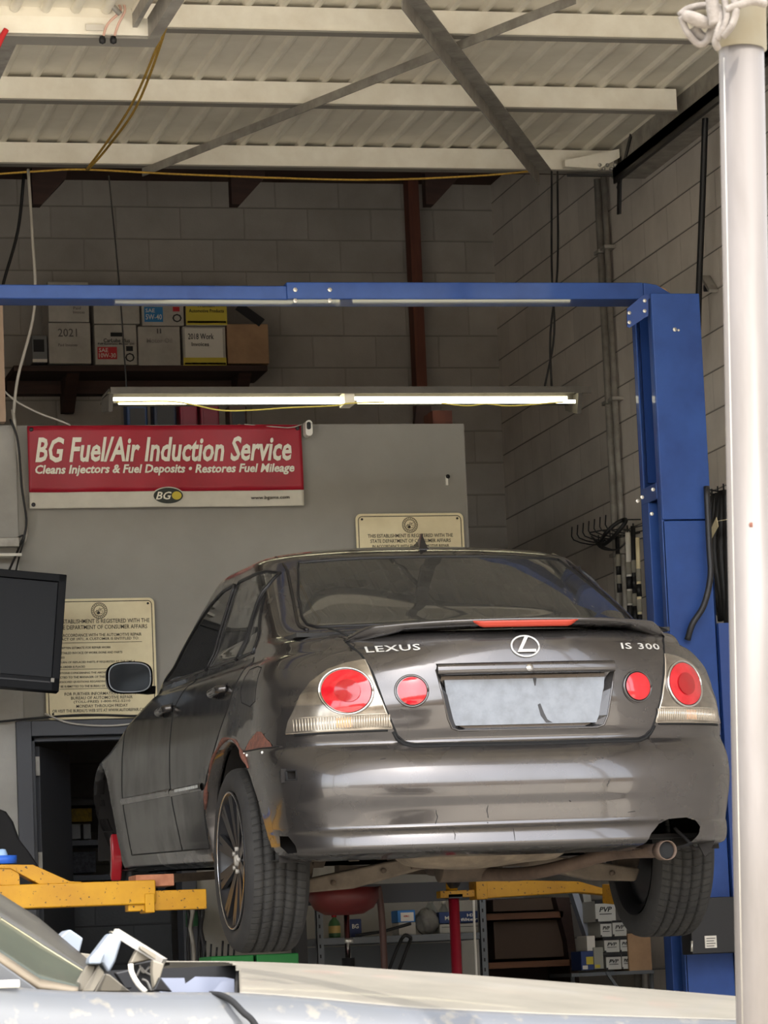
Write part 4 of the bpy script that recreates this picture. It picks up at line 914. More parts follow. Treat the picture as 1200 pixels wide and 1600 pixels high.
# rear glass
rg = part_obj('rear_window', take(PART['rglass']), mGlR, car)
mb = MB(); G = GLASS + GLASS[:1]; P_ = []
for a, b in zip(G[:-1], G[1:]):
    n = max(1, int(math.dist(a, b) / .03)); P_ += [(a[0]+(b[0]-a[0])*k/n, a[1]+(b[1]-a[1])*k/n) for k in range(n)]
mb.tube([on_rear(x, z, .002) for x, z in P_ + P_[:1]], .006, 6); mb.build('window_seal', mTrimB, rg)
for s in (-1, 1):
    mb = MB()
    pts = [Vector((s * x, y, z)) for x, y, z in ((.588, 1.56, 1.682), (.596, 1.40, 1.62), (.612, 1.26, 1.56), (.636, 1.10, 1.48), (.66, .96, 1.40), (.672, .88, 1.35), (.655, .80, 1.325))]
    pts = [on_rear(p.x, p.z, .002) for p in pts]
    mb.tube(pts, .007, 6, sub=3); mb.build('roof_gutter_trim', mPaintD, body)
# doors, side windows
mHeadl = mat('grey_headliner', (92, 92, 88), .9)
for s in (-1, 1):
    for nm, P, wins in (('rear_door', RDOOR, (('rwin', RWIN), ('qwin', QWIN))), ('front_door', FDOOR, (('fwin', FWIN),))):
        def ex(mb, P=P, s=s): seam(mb, P, 'side', s, .0035, closed=False)
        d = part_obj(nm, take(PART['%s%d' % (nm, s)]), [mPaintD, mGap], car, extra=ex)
        for wn, WP in wins:
            g = part_obj('window', take(PART[wn + str(s)]), mGlS if wn == 'fwin' else mGlRD, d)
            mb = MB(); seam(mb, WP, 'side', s, .0065, 0, closed=True, inset=-.002); mb.build('window_frame', mTrimB, d)
        # handle
        y, z = (1.40, 1.128) if nm == 'rear_door' else (2.56, 1.115)
        mb = MB(); p = on_side(y, z, s); o_ = Vector((s * .03, 0, 0))
        mb.tube([on_side(y - .09, z + .008, s), on_side(y - .07, z + .006, s) + o_, on_side(y, z, s) + o_ * 1.15, on_side(y + .08, z - .004, s) + o_, on_side(y + .1, z - .006, s)], .0155, 10, sub=4); mb.build('door_handle', mPaint, d)
        mb = MB(); mb.grid(lambda u, v: on_side(y - .06 + .12 * u, z - .028 + .06 * v, s, .0012), 8, 6); mb.build('handle_cup', mTrimB, d)
        ya, yb = (1.69, 2.375) if nm == 'rear_door' else (2.385, 3.60)
        mb = MB(); mb.grid(lambda u, v: on_side(ya + (yb - ya) * u, .778 - .004 * u - .030 * v, s, .010 * abs(math.sin(PI * min(max(v, .02), .98)))**.4), 40, 6); t_ = mb.build('door_moulding', mPaint, d)
        if s < 0 and nm == 'rear_door':
            mb = MB(); mb.grid(lambda u, v: on_side(ya + .03 + .52 * u, .772 - .012 * v - .002 * u, s, .0125), 14, 2); o2 = mb.build('scraped_edge', mat('scraped_white', (196, 200, 198), .5, rgb2=(120, 122, 122), nscale=60), d)
mb = MB(); mb.bar((-.667, 1.70, 1.6), (-.667, 2.2, 1.6), .001, .001)
mb.bm.free(); mb = MB()
for s in (-1, 1):
    mb.grid(lambda u, v: on_side(1.30 + .2 * u + .09 * v, 1.56 - .30 * v * 1.0 + 0 * u, s, -.01), 1, 1) if False else None
mb.bm.free()
# fuel flap
mb = MB(); seam(mb, [(.76, 1.180), (.72, 1.12), (.70, 1.05), (.78, 1.035), (.95, 1.06), (1.0, 1.10), (1.01, 1.16), (.99, 1.188), (.85, 1.192), (.76, 1.180)], 'side', -1, .003, 0); mb.build('fuel_flap', mGap, body)
mb = MB()
for k in range(14):
    i0 = RARCH[4 + k * 2]; 
pts = [on_side(y, z + .012, -1, .001) for y, z in RARCH[2:30]]
mb.tube(pts, lambda t: .011 + .007 * math.sin(t * 23) * math.sin(t * 9) - .004, 6); mb.build('rusted_arch_edge', mRust, body)
for y, z in ((.80, .857), (.76, .850), (.56, .852)): MB().ring([(0, .005), (.005, .003), (.006, -.002)], on_side(y, z, -1), (-1, 0, 0), 10).build('screw_head', mWhiteP, bump)
mScr_ = mat('scuff_mark', (44, 42, 41), .8); random.seed(3)
for P in ([(-.375, .61), (-.37, .585), (-.378, .56)], [(-.185, .62), (-.19, .60), (-.186, .575)], [(-.19, .56), (-.188, .556)], [(.28, .70), (.275, .69), (.268, .675)], [(-.56, .80), (-.54, .802)], [(.12, .63), (.128, .625)], [(.35, .58), (.38, .583)], [(-.32, .50), (-.321, .535)], [(-.10, .49), (-.10, .535)]):
    Q_ = [P[0]]
    for a, b in zip(P[:-1], P[1:]): Q_ += [((a[0] + b[0]) / 2 + random.uniform(-.004, .004), (a[1] + b[1]) / 2), b]
    MB().tube([on_rear(x, z, 0) for x, z in Q_], lambda t: .0009 + .0012 * abs(math.sin(9 * t)), 5).build('scuff_mark', mScr_, bump)
# antenna fin
mb = MB(); prof = [(1.50, 1.0), (1.56, .35), (1.60, .12), (1.66, 0)]
def fin(u, v):
    t = u; y = 1.50 + .15 * t; h = .055 * (1 - t)**.7 * (1 if t > 0 else 1); wd = .018 * (1 - v) * (1 - .5 * t); a = 0
    return y, h, wd
mb.prism([(-.02, 1.50, 1.695), (.02, 1.50, 1.695), (.016, 1.66, 1.72), (-.016, 1.66, 1.72)], (0, 0, .006))
mb._add([Vector(p) for p in ((-.018, 1.505, 1.70), (.018, 1.505, 1.70), (.012, 1.65, 1.72), (-.012, 1.65, 1.72), (0, 1.525, 1.765), (0, 1.545, 1.762), (0, 1.60, 1.738))], [(0, 1, 4), (1, 5, 4), (1, 2, 6, 5), (2, 3, 6), (3, 0, 4, 5, 6)], 0)
mb.build('antenna_fin', mPaintD, car)
# door mirrors
for s in (-1, 1):
    cx, cy, cz = s * .915, 3.28, 1.305
    mb = MB()
    def mir_(u, v):
        a = 2 * PI * u; n_ = 3.2; ca, sa = math.cos(a), math.sin(a)
        k = (abs(ca)**n_ + abs(sa)**n_)**(-1/n_); sc = [1, 1, .98, .86, .6, .0][min(int(v * 5 + 1e-6), 5)]; yy = [0, .02, .045, .085, .11, .118][min(int(v * 5 + 1e-6), 5)]
        return Vector((cx + .105 * ca * k * sc, cy + yy, cz + .072 * sa * k * sc))
    mb.grid(mir_, 40, 5); mb.bar((s * .80, cy + .09, cz - .055), (s * .86, cy + .07, cz - .05), .07, .035); mm = mb.build('door_mirror', mPaintD, car, weld=.0005)
    def rr(k, yy): return [Vector((cx + .105 * k * math.cos(a) * (abs(math.cos(a))**3.2 + abs(math.sin(a))**3.2)**(-1/3.2), yy, cz + .072 * k * math.sin(a) * (abs(math.cos(a))**3.2 + abs(math.sin(a))**3.2)**(-1/3.2))) for a in [2*PI*i/40 for i in range(40)]]
    MB().prism(rr(.90, cy + .004), (0, .004, 0)).build('mirror_glass', mat('mirror_glass', (24, 27, 30), .12, metal=.6), mm)
    q = MB(); l_ = rr(.90, cy + .001); q.tube(l_ + l_[:1], .003, 6); q.build('mirror_rim', mat('grey_rim', (128, 132, 138), .4), mm)
# interior
mb = MB(); mb.box((-.74, .62, 1.285), (.74, 1.25, 1.30)); mb.build('parcel_shelf', mSeat, car)
def seat(x, y, w_, nm='seat'):
    mb = MB(); mb.box((x - w_/2, y, .70), (x + w_/2, y + .5, .86)); Mr = Matrix.Translation((x, y - .02, .84)) @ Matrix.Rotation(math.radians(14), 4, 'X'); mb.box((-w_/2, -.06, 0), (w_/2, .06, .50), M=Mr)
    st = mb.build(nm, mSeat, car, bevel=.03)
    for hx in ([0] if w_ < .8 else [-.38, .38]):
        q = MB(); q.box((hx - .12, -.05, .53), (hx + .12, .05, .68), M=Mr); q.build('headrest', mSeat, st, bevel=.03)
seat(0, 1.55, 1.3, 'rear_bench'); seat(-.37, 2.55, .5, 'front_seat'); seat(.37, 2.55, .5, 'front_seat')
MB().box((-.72, 3.2, .8), (.72, 3.5, 1.22)).build('dashboard', mTrimB, car, bevel=.04)
# windscreen is the body surface between the front pillars; underside
mb = MB(); mb.box((-.78, .30, .485), (.78, 4.75, .50)); mb.box((-.80, 1.7, .46), (-.72, 3.6, .50)); mb.box((.72, 1.7, .46), (.80, 3.6, .50))
mb.box((-.68, .60, .50), (.68, 1.64, 1.0)); mb.box((-.60, 3.75, .50), (.60, 4.6, 1.0)); mb.build('floor_pan', mUnderD, car)
for s in (-1, 1):
    mb = MB(); mb.grid(lambda u, v: Vector((s * (.86 - .18 * v), 1.08 + .58 * math.cos(PI * u), .44 + .50 * math.sin(PI * u))), 24, 1); mb.build('wheel_liner', mUnderD, car); mb = MB(); mb.grid(lambda u, v: Vector((s * (.86 - .24 * v), 4.20 + .42 * math.cos(PI * u), .50 + .46 * math.sin(PI * u))), 24, 1)
    mb.build('wheel_liner', mUnderD, car)
# muffler and exhaust
mb = MB()
def muf(u, v):
    a = 2 * PI * u; x = -.44 + .66 * v; k = min(1, (min(v, 1 - v) / .09))**.5 if min(v, 1 - v) > 0 else 0
    return Vector((x, .42 + .17 * math.cos(a) * (.3 + .7 * k), .463 + .012 * math.sin(9 * x) - .0 + (.058 * math.sin(a)) * (.2 + .8 * k)))
mb.grid(muf, 28, 26); mb.build('muffler', mat('dusty_muffler', (126, 113, 96), .8, rgb2=(92, 82, 70), nscale=12, bump=.3, bscale=20), car)
mb = MB(); mb.tube([(-.02, 1.5, .40), (.05, 1.0, .375), (.16, .72, .37), (.28, .52, .40), (.40, .36, .435), (.50, .12, .437)], .026, 12, sub=5)
mb.ring([(.026, 0), (.036, .004), (.036, .07), (.0335, .07), (.0325, .0)], (.502, .13, .437), (.06, -1, 0), 24); mb.build('exhaust_pipe', mPipe, car)
mb = MB(); mb.ring([(.0, 0), (.0305, 0)], (.504, .075, .437), (.06, -1, 0), 20); mb.build('tailpipe_bore', mGap, car)
# suspension arms
for s in (-1, 1):
    mb = MB(); P = [(s * .68, .92, .375), (s * .66, .92, .325), (s * .48, .92, .335), (s * .20, .92, .40), (s * .16, .92, .44), (s * .22, .92, .455), (s * .45, .92, .415)]
    mb.prism(P, (0, .07, 0)); ar = mb.build('control_arm', mArm, car, bevel=.01)
    mb = MB()
    for x, z in ((.56, .36), (.22, .43), (.36, .40)): mb.ring([(0, -.012), (.010, -.012), (.011, 0), (.016, .001), (.016, .006)], (s * x, .92, z), (0, 1, 0), 12)
    mb.build('bolts', mUnder, ar)
    mb = MB(); mb.cyl((s * .62, 1.05, .44), (s * .70, 1.05, .44), .07, 16); mb.bar((s * .60, .98, .43), (s * .60, 1.2, .8), .05, .05); mb.build('hub_carrier', mUnder, car, bevel=.005)
    mb = MB(); mb.tube([(s * .52, 1.15, .52), (s * .52, 1.15, .8)], .04, 12); mb.build('damper', mUnderD, car)
mb = MB(); mb.box((-.25, .90, .40), (.22, 1.3, .50)); mb.cyl((-.12, 1.0, .43), (.12, 1.0, .43), .085, 20); mb.tube([(-.55, .85, .47), (-.3, .82, .46), (.3, .82, .46), (.55, .85, .47)], .012, 8, sub=4)
mb.build('rear_crossmember', mUnder, car, bevel=.01)
mb = MB(); mb.tube([(-.72, .9, .50), (-.66, .7, .47), (-.62, .55, .455), (-.58, .40, .46)], .01, 6, sub=4).tube([(-.60, .5, .50), (-.59, .5, .44), (-.56, .5, .44), (-.56, .5, .50)], .006, 6)
mb.cbox((-.47, .45, .47), (.05, .05, .06)); mb.build('hanger_brackets', mUnder, car)
mb = MB(); mb.tube([(.60, .25, .52), (.64, .22, .47), (.66, .20, .44), (.70, .20, .46), (.72, .2, .50)], .007, 6, sub=4).prism([(.66, .18, .47), (.74, .2, .47), (.72, .2, .43), (.69, .18, .41)], (0, .01, 0))
mb.build('torn_bumper_bracket', mUnderD, car)

# ---- wheels
def tyre_mat():
    m = mat('tyre_tread', (50, 49, 47), .85, rgb2=(38, 37, 36), nscale=8); t = m.node_tree; b = t.nodes['Principled BSDF']
    tc = t.nodes.new('ShaderNodeTexCoord'); sp = t.nodes.new('ShaderNodeSeparateXYZ'); t.links.new(tc.outputs['Object'], sp.inputs[0])
    at_ = t.nodes.new('ShaderNodeMath'); at_.operation = 'ARCTAN2'; t.links.new(sp.outputs[1], at_.inputs[0]); t.links.new(sp.outputs[2], at_.inputs[1])
    ml = t.nodes.new('ShaderNodeMath'); ml.operation = 'MULTIPLY_ADD'; ml.inputs[1].default_value = 72; t.links.new(at_.outputs[0], ml.inputs[0])
    ax = t.nodes.new('ShaderNodeMath'); ax.operation = 'ABSOLUTE'; t.links.new(sp.outputs[0], ax.inputs[0]); a2 = t.nodes.new('ShaderNodeMath'); a2.operation = 'MULTIPLY'; a2.inputs[1].default_value = 40; t.links.new(ax.outputs[0], a2.inputs[0]); t.links.new(a2.outputs[0], ml.inputs[2])
    sn = t.nodes.new('ShaderNodeMath'); sn.operation = 'SINE'; t.links.new(ml.outputs[0], sn.inputs[0]); cr = t.nodes.new('ShaderNodeMapRange'); cr.inputs[1].default_value = .75; cr.inputs[2].default_value = .95; t.links.new(sn.outputs[0], cr.inputs[0])
    bp = t.nodes.new('ShaderNodeBump'); bp.inputs['Distance'].default_value = .006; bp.inputs['Strength'].default_value = 1; bp.invert = True; t.links.new(cr.outputs[0], bp.inputs['Height']); t.links.new(bp.outputs[0], b.inputs['Normal'])
    return m
mTread = tyre_mat()
WR, WW, RR = .355, .118, .262
def wheel():
    """axis X, outer face towards -X"""
    w_ = empty('wheel'); w_.parent = car
    del_ = None
    side = [(RR, -WW + .012), (RR + .012, -WW + .002), (RR + .04, -WW - .006), (WR - .035, -WW - .003), (WR - .014, -WW + .008)]
    tread = [(WR - .006, -WW + .018), (WR - .001, -WW + .035)]
    for gx in (-.062, -.02, .02, .062): tread += [(WR, gx - .0055), (WR - .009, gx - .004), (WR - .009, gx + .004), (WR, gx + .0055)]
    tread += [(WR - .001, WW - .035), (WR - .006, WW - .018)]
    mb = MB(); mb.ring(tread, (0, 0, 0), (1, 0, 0), 96, 0, True); mb.ring(side + tread[:1], (0, 0, 0), (1, 0, 0), 96, 1, True); mb.ring([(tread[-1][0], tread[-1][1])] + [(r, -x) for r, x in reversed(side)], (0, 0, 0), (1, 0, 0), 96, 1, True)
    ty = mb.build('tyre', [mTread, mTyre], w_)
    mb = MB(); mb.ring([(RR + .004, -WW + .002), (RR + .002, -WW - .002), (RR - .006, -WW), (RR - .012, -WW + .014), (RR - .03, -WW + .03), (RR - .036, WW - .02), (RR + .004, WW - .002)], (0, 0, 0), (1, 0, 0), 72)
    for k in range(10):
        g = 2 * PI * k / 10
        for dg in (-.075, .075):
            a = Vector((-WW + .035, math.cos(g + dg * .3) * .05, math.sin(g + dg * .3) * .05)); b = Vector((-WW + .012, math.cos(g + dg) * (RR - .012), math.sin(g + dg) * (RR - .012)))
            mb.bar(a, b, .028, .017, up=(1, 0, 0))
    mb.ring([(0, -WW + .028), (.022, -WW + .026), (.05, -WW + .026), (.066, -WW + .034), (.066, -WW + .07)], (0, 0, 0), (1, 0, 0), 30)
    mb.ring([(.0, WW - .05), (RR - .04, WW - .05)], (0, 0, 0), (1, 0, 0), 40)
    rim = mb.build('rim', mRim, w_)
    MB().ring([(RR + .002, -WW - .0035), (RR - .0015, -WW - .0045), (RR - .0035, -WW - .001)], (0, 0, 0), (1, 0, 0), 72).build('rim_edge', mChrome, w_)
    mb = MB(); mb.ring([(0, -WW + .012), (.02, -WW + .014), (.024, -WW + .03)], (0, 0, 0), (1, 0, 0), 24)
    for k in range(5): g = 2 * PI * k / 5 + .3; mb.cyl((-WW + .014, .045 * math.cos(g), .045 * math.sin(g)), (-WW + .03, .045 * math.cos(g), .045 * math.sin(g)), .009, 8)
    mb.build('hub_cap', mGalv, w_)
    mb = MB(); mb.ring([(.06, -.05), (.15, -.05), (.15, -.03), (.06, -.03)], (0, 0, 0), (1, 0, 0), 36); mb.build('brake_disc', mDarkM, w_)
    return w_
w0 = wheel(); w0.location = (-.812, 1.05, .458); w0.rotation_euler = (.3, 0, 0)
w1 = copy_tree(w0, car); w1.location = (.800, 1.05, .458); w1.rotation_euler = (.3, 0, PI)
# front axle without wheels: disc and red caliper
for s in (-1, 1):
    mb = MB(); mb.ring([(.05, -.012), (.15, -.012), (.15, .012), (.05, .012)], (s * .80, 4.2, .46), (1, 0, 0), 40); mb.cyl((s * .86, 4.2, .46), (s * .70, 4.2, .46), .07, 20); dsc = mb.build('front_brake_disc', mDarkM, car)
    mb = MB(); a0 = math.radians(115)
    pts = [(math.radians(d_)) for d_ in (150, 165, 180, 195, 210, 225)]
    out = [(s * .89, 4.2 + .165 * math.cos(g), .53 + .185 * math.sin(g)) for g in pts]; inn = [(s * .89, 4.2 + .12 * math.cos(g), .53 + .14 * math.sin(g)) for g in reversed(pts)]
    mb.prism(out + inn, (-s * .05, 0, 0)); cal = mb.build('brake_caliper', mat('red_caliper_paint', (160, 22, 34), .35, coat=.4), car, bevel=.008)
    mb = MB(); mb.bar((s * .72, 4.2, .40), (s * .2, 4.1, .42), .05, .04); mb.tube([(s * .7, 4.15, .5), (s * .62, 4.1, .7), (s * .6, 4.1, .9)], .03, 10); mb.tube([(s * .76, 4.05, .5), (s * .72, 3.95, .6), (s * .68, 4.0, .75), (s * .66, 4.1, .85)], .008, 6, sub=4); mb.build('front_suspension', mUnder, car)
body_bm.free()
# ------------------------------------------------------------------ two-post lift
LX0, LX1, LY0, LY1, LZ = 4.886, 5.118, 15.0, 15.30, 4.15
lift = empty('vehicle_lift', (LX0 + .12, 15.15, 0), label='blue two-post lift column with overhead beam, standing right of the grey saloon', cat='vehicle lift')
mb = MB(); zs_ = at(1050, 812, Y=15).z
mb.box((LX0, LY0 - .008, zs_), (LX1, LY0 + .008, LZ)); mb.box((LX1 - .012, LY0, 0), (LX1, LY1, LZ)); mb.box((LX0, LY1 - .012, 0), (LX1, LY1, LZ))
mb.box((LX0, LY0, 0), (LX1, LY0 + .012, zs_ - .004)); mb.box((LX0 - .002, LY0, 0), (LX0 + .012, LY0 + .05, LZ - .02)); mb.box((LX0, LY1 - .05, 0), (LX0 + .012, LY1, LZ - .02))
rel(mb.build('column', mBlueP, lift, bevel=.004)); rel(MB().box((LX0 - .15, LY0 - .12, 0), (LX1 + .12, LY1 + .12, .02)).build('base_plate', mBlueD, lift))
rel(MB().box((LX0 + .03, LY1 - .03, 3.32), (LX1 - .03, LY1 - .015, LZ - .05)).build('inner_panel', mBlueD, lift))
mb = MB(); zc1 = at(1005, 757, Y=15.1).z
mb.box((LX0 - .006, LY0 + .045, zc1 - .075), (LX0 + .004, LY1 - .03, zc1)); mb.box((LX0 - .01, LY0 + .16, .9), (LX0 + .09, LY1 - .05, zc1 - .075)); mb.box((LX0 + .02, LY0 + .05, .9), (LX0 + .10, LY0 + .10, zc1 - .075))
rel(mb.build('carriage', mBlueP, lift, bevel=.004))
def bolt(p, ax, r, parent): return rel(MB().ring([(0, .007), (r, .005), (r, -.002)], p, ax, 6, smooth=False).build('bolt', mBolt, parent))
for u, v in ((1003, 777), (1020, 765), (1018, 803), (996, 783)): bolt(at(u, v, Y=LY0 - .01), (0, -1, 0), .009, lift)
bolt(at(1054, 515, Y=LY0 - .012), (0, -1, 0), .010, lift); bolt(at(1060, 516, Y=LY0 - .012), (0, -1, 0), .006, lift)
# overhead beam (two telescoped sections)
bA, bB, bC = at(-260, 446, Y=15.12), at(447, 445, Y=15.12), at(1004, 441, Y=15.12)
mb = MB(); mb.bar((bA.x - 1.4, 15.20, bB.z - .036), (bB.x + .05, 15.20, bB.z - .036), .16, .064); rel(mb.build('overhead_beam', mBlueP, lift, bevel=.006))
mb = MB(); mb.bar((bB.x - .0, 15.20, bB.z - .028), (bC.x + .0, 15.20, bC.z - .042), .18, .078); mb.prism([(bC.x, 15.11, bC.z - .003), (bC.x + .06, 15.11, bC.z - .012), (bC.x + .17, 15.11, LZ + .0), (bC.x + .17, 15.11, LZ - .04), (bC.x, 15.11, LZ - .06)], (0, .16, 0))
rel(mb.build('beam_sleeve', mBlueP, lift, bevel=.005))
for u, v in ((461, 453), (461, 470), (515, 453), (515, 470)): bolt(at(u, v, Y=15.108), (0, -1, 0), .0105, lift)
mb = MB(); G_ = [(1013, 459), (1013, 493), (984, 512), (980, 510), (980, 482), (1004, 462)]; mb.prism([at(u, v, Y=14.985) for u, v in G_], (0, .008, 0)); gp = rel(mb.build('gusset_plate', mBlueD, lift))
for u, v in ((1007, 470), (1007, 486), (983, 489), (983, 504)): bolt(at(u, v, Y=14.983), (0, -1, 0), .009, lift)
mb = MB(); q_ = at(1040, 458, Y=15.2); mb.tube([at(1012, 450, Y=15.25), at(1022, 452, Y=15.25), at(1036, 453, Y=15.25), at(1046, 462, Y=15.25)], .012, 8, sub=4); rel(mb.build('hydraulic_hose', mKraft, lift))
rel(MB().box((LX1 + .0, 15.05, .9), (LX1 + .01, 15.2, 1.0)).build('side_tab', mBlueD, lift))
tag(MB().tube([at(1104, 760, Y=14.96), at(1108, 850, Y=14.94), at(1110, 900, Y=14.94), at(1100, 945, Y=14.94), at(1082, 975, Y=14.95), at(1074, 1000, Y=14.97)], .014, 10, sub=6).build('hose', mDarkM), 'dark grey hose curving down beside the blue column above the tail light', 'hose')
cb = empty('control_box', at(1110, 1490, Y=14.85), label='black electrical box with a small white label low on the blue column', cat='control box')
x0, x1, z0, z1 = rect(1078, 1402, 1150, 1490, 14.85); rel(MB().box((x0, 14.84, z0), (x1 + .08, 14.98, z1)).build('case', mBlack, cb, bevel=.005))
x0, x1, z0, z1 = rect(1102, 1462, 1120, 1481, 14.83); rel(MB().box((x0, 14.832, z0), (x1, 14.84, z1)).build('white_label', mPaper, cb)); q = MB()
for k in range(4): q.box((x0 + .006, 14.830, z1 - .010 - k * .011), (x1 - .006 - .006 * (k % 2), 14.832, z1 - .013 - k * .011))
rel(q.build('label_print', mInk, cb)); rel(MB().cyl(at(1081, 1470, Y=14.83), at(1081, 1487, Y=14.83), .006, 8).build('latch', mBolt, cb))
pn = at(1138, 1075, Y=14.9); tag(MB().cbox(pn + Vector((.02, .1, -.5)), (.05, .05, 1.6)).build('cable_duct', mBlueD), 'narrow blue duct behind the right side of the bumper', 'duct')
wb_ = at(1140, 1510, Y=15.1); tag(MB().cbox(wb_, (.05, .1, .14)).build('white_sack', mPaper), 'pale packet edge at the lower right beside the pole', 'packet')

# lift arms
def arm_mat_box(mb, u0, v0, u1, v1, Y, dep, taper=0):
    x0, x1, z0, z1 = rect(u0, v0, u1, v1, Y); mb.box((x0, Y, z0), (x1, Y + dep, z1)); return x0, x1, z0, z1
mYelW = mat('worn_yellow_paint', (196, 144, 12), .5, rgb2=(176, 124, 12), nscale=5)
t_ = mYelW.node_tree; b_ = t_.nodes['Principled BSDF']; src = b_.inputs['Base Color'].links[0].from_socket
tc = t_.nodes.new('ShaderNodeTexCoord'); n_ = t_.nodes.new('ShaderNodeTexNoise'); n_.inputs['Scale'].default_value = 60; n_.inputs['Detail'].default_value = 5; t_.links.new(tc.outputs['Object'], n_.inputs['Vector'])
r_ = t_.nodes.new('ShaderNodeMapRange'); r_.inputs[1].default_value = .63; r_.inputs[2].default_value = .67; t_.links.new(n_.outputs[0], r_.inputs[0]); x_ = t_.nodes.new('ShaderNodeMix'); x_.data_type = 'RGBA'; x_.inputs[7].default_value = lin((70, 50, 24))
t_.links.new(r_.outputs[0], x_.inputs[0]); t_.links.new(src, x_.inputs[6]); t_.links.new(x_.outputs[2], b_.inputs['Base Color'])
def sub_empty(name, loc, label):
    e = empty(name, loc); e.parent = lift; e.matrix_parent_inverse = Matrix.Translation(-lift.location); e['label'] = label; return e
ar1 = sub_empty('lift_arm', at(120, 1424, Y=14.35), 'yellow lift arm reaching from the left edge to the rear wheel')
YA = 14.35
mb = MB(); arm_mat_box(mb, -420, 1386, 244, 1424, YA, .13); rel(mb.build('main_tube', mYelW, ar1, bevel=.006))
mb = MB(); arm_mat_box(mb, 200, 1391, 323, 1422, YA + .02, .09); rel(mb.build('extension_tube', mYelW, ar1, bevel=.004))
mb = MB(); arm_mat_box(mb, 227, 1396, 242, 1426, YA - .012, .15); rel(mb.build('end_collar', mYelW, ar1, bevel=.004))
mb = MB(); mb.prism([at(u, v, Y=YA + .01) for u, v in ((-60, 1350), (52, 1351), (110, 1377), (128, 1378), (128, 1384), (66, 1384), (16, 1353 + 4), (-60, 1356))], (0, .11, 0)); rel(mb.build('ramp_plate', mYelW, ar1, bevel=.003))
mb = MB(); mb.prism([at(u, v, Y=YA + .02) for u, v in ((-10, 1355), (18, 1356), (30, 1366), (31, 1386), (-10, 1386))], (0, .09, 0)); rel(mb.build('gusset', mYelW, ar1))
x0, x1, z0, z1 = rect(-20, 1338, 27, 1350, YA + .06); bp_ = empty('lift_pad', ((x0 + x1) / 2, YA + .06, z0), label='blue round lift pad with a white knob on the left end of the front arm', cat='lift pad')
rel(MB().cyl(((x0+x1)/2, YA + .07, z0), ((x0+x1)/2, YA + .07, z1 + .002), (x1 - x0) / 2, 24).build('pad', mat('blue_pad', (40, 92, 190), .5), bp_)); rel(MB().ring([(0, .03), (.016, .028), (.022, .012), (.024, 0)], at(3, 1338, Y=YA + .05), (0, 0, 1), 14).build('knob', mat('pale_blue_plastic', (150, 180, 214), .4), bp_))
x0, x1, z0, z1 = rect(211, 1371, 271, 1385, YA + .05); tag(MB().box((x0, YA + .03, z0), (x1, YA + .22, z1 + .012)).build('timber_block', mat('pinkish_timber', (176, 118, 88), .8, rgb2=(150, 96, 70), nscale=20), bevel=.003), 'pinkish timber block between the yellow arm and the car sill', 'block')
ar2 = sub_empty('lift_arm', at(800, 1404, Y=16.6), 'yellow lift arm seen under the car right of the red post')
YA2 = 16.6
mb = MB(); mb.prism([at(u, v, Y=YA2) for u, v in ((752, 1374), (905, 1377), (958, 1392), (958, 1399), (905, 1394), (752, 1404))], (0, .12, 0)); rel(mb.build('main_tube', mYelW, ar2, bevel=.005))
mb = MB(); arm_mat_box(mb, 744, 1376, 762, 1405, YA2 - .01, .14); rel(mb.build('end_collar', mYelW, ar2, bevel=.004))
mb = MB(); arm_mat_box(mb, 688, 1391, 752, 1402, YA2 + .02, .08); rel(mb.build('extension_tube', mYelW, ar2, bevel=.003))
mb = MB(); p = at(706, 1391, Y=YA2 + .06); mb.cyl(p, p + Vector((0, 0, .045)), .028, 18); rel(mb.build('pad_post', mYelW, ar2))
rel(MB().bar(at(955, 1396, Y=16.0), (LX0, 15.2, 1.42), .09, .09).build('arm_root', mYelW, ar2, bevel=.004))

# ------------------------------------------------------------------ belts on the right wall
def rack(name, pts, label):
    mb = MB()
    for u, v, d in pts:
        a = at(u, v, X=6.06); b = a + Vector((-.16, 0, .05)); mb.tube([a, a + Vector((-.02, -.02, -.06)), a + Vector((-.16, -.02, -.03)), b], .004, 6, sub=3)
    return tag(mb.build(name, mDarkM), label, 'rack')
rack('wire_rack', [(935 + 9 * k, 836 - 3 * k, 0) for k in range(7)], 'grey wire hook rack on the block wall left of the blue column')
rack('wire_rack', [(1103 + 9 * k, 768 - 4 * k, 0) for k in range(5)], 'grey wire hook rack on the block wall between the blue column and the pole')
p = at(945, 838, X=6.0); q = at(985, 812, X=6.0)
mb = MB()
for k in range(3): mb.tube([at(924, 838, X=5.9), at(945, 855, X=5.9) + Vector((0, .03 * k, 0)), at(968, 857, X=5.92), at(985, 830, X=6.0), at(950, 828, X=6.04), at(922, 832, X=5.95)], .0045, 6, sub=5)
tag(mb.build('belt_hook', mDarkM), 'bent wire basket hook looping out left of the conduit pipes', 'hook')
mSlv = mat('dusty_sleeve', (136, 132, 120), .8)
belt_spec = [(964, 838, 878, .013, 'black rubber belt with a printed sleeve hanging nearest the conduit', mBlack), (981, 832, 925, .016, 'wide dark belt sleeve with white print, second on the hooks', mPaper), (989, 822, 935, .014, 'narrow black and cream belt, third on the hooks', mBlack), (996, 840, 940, .013, 'cream belt card hanging against the blue column', mSign)]
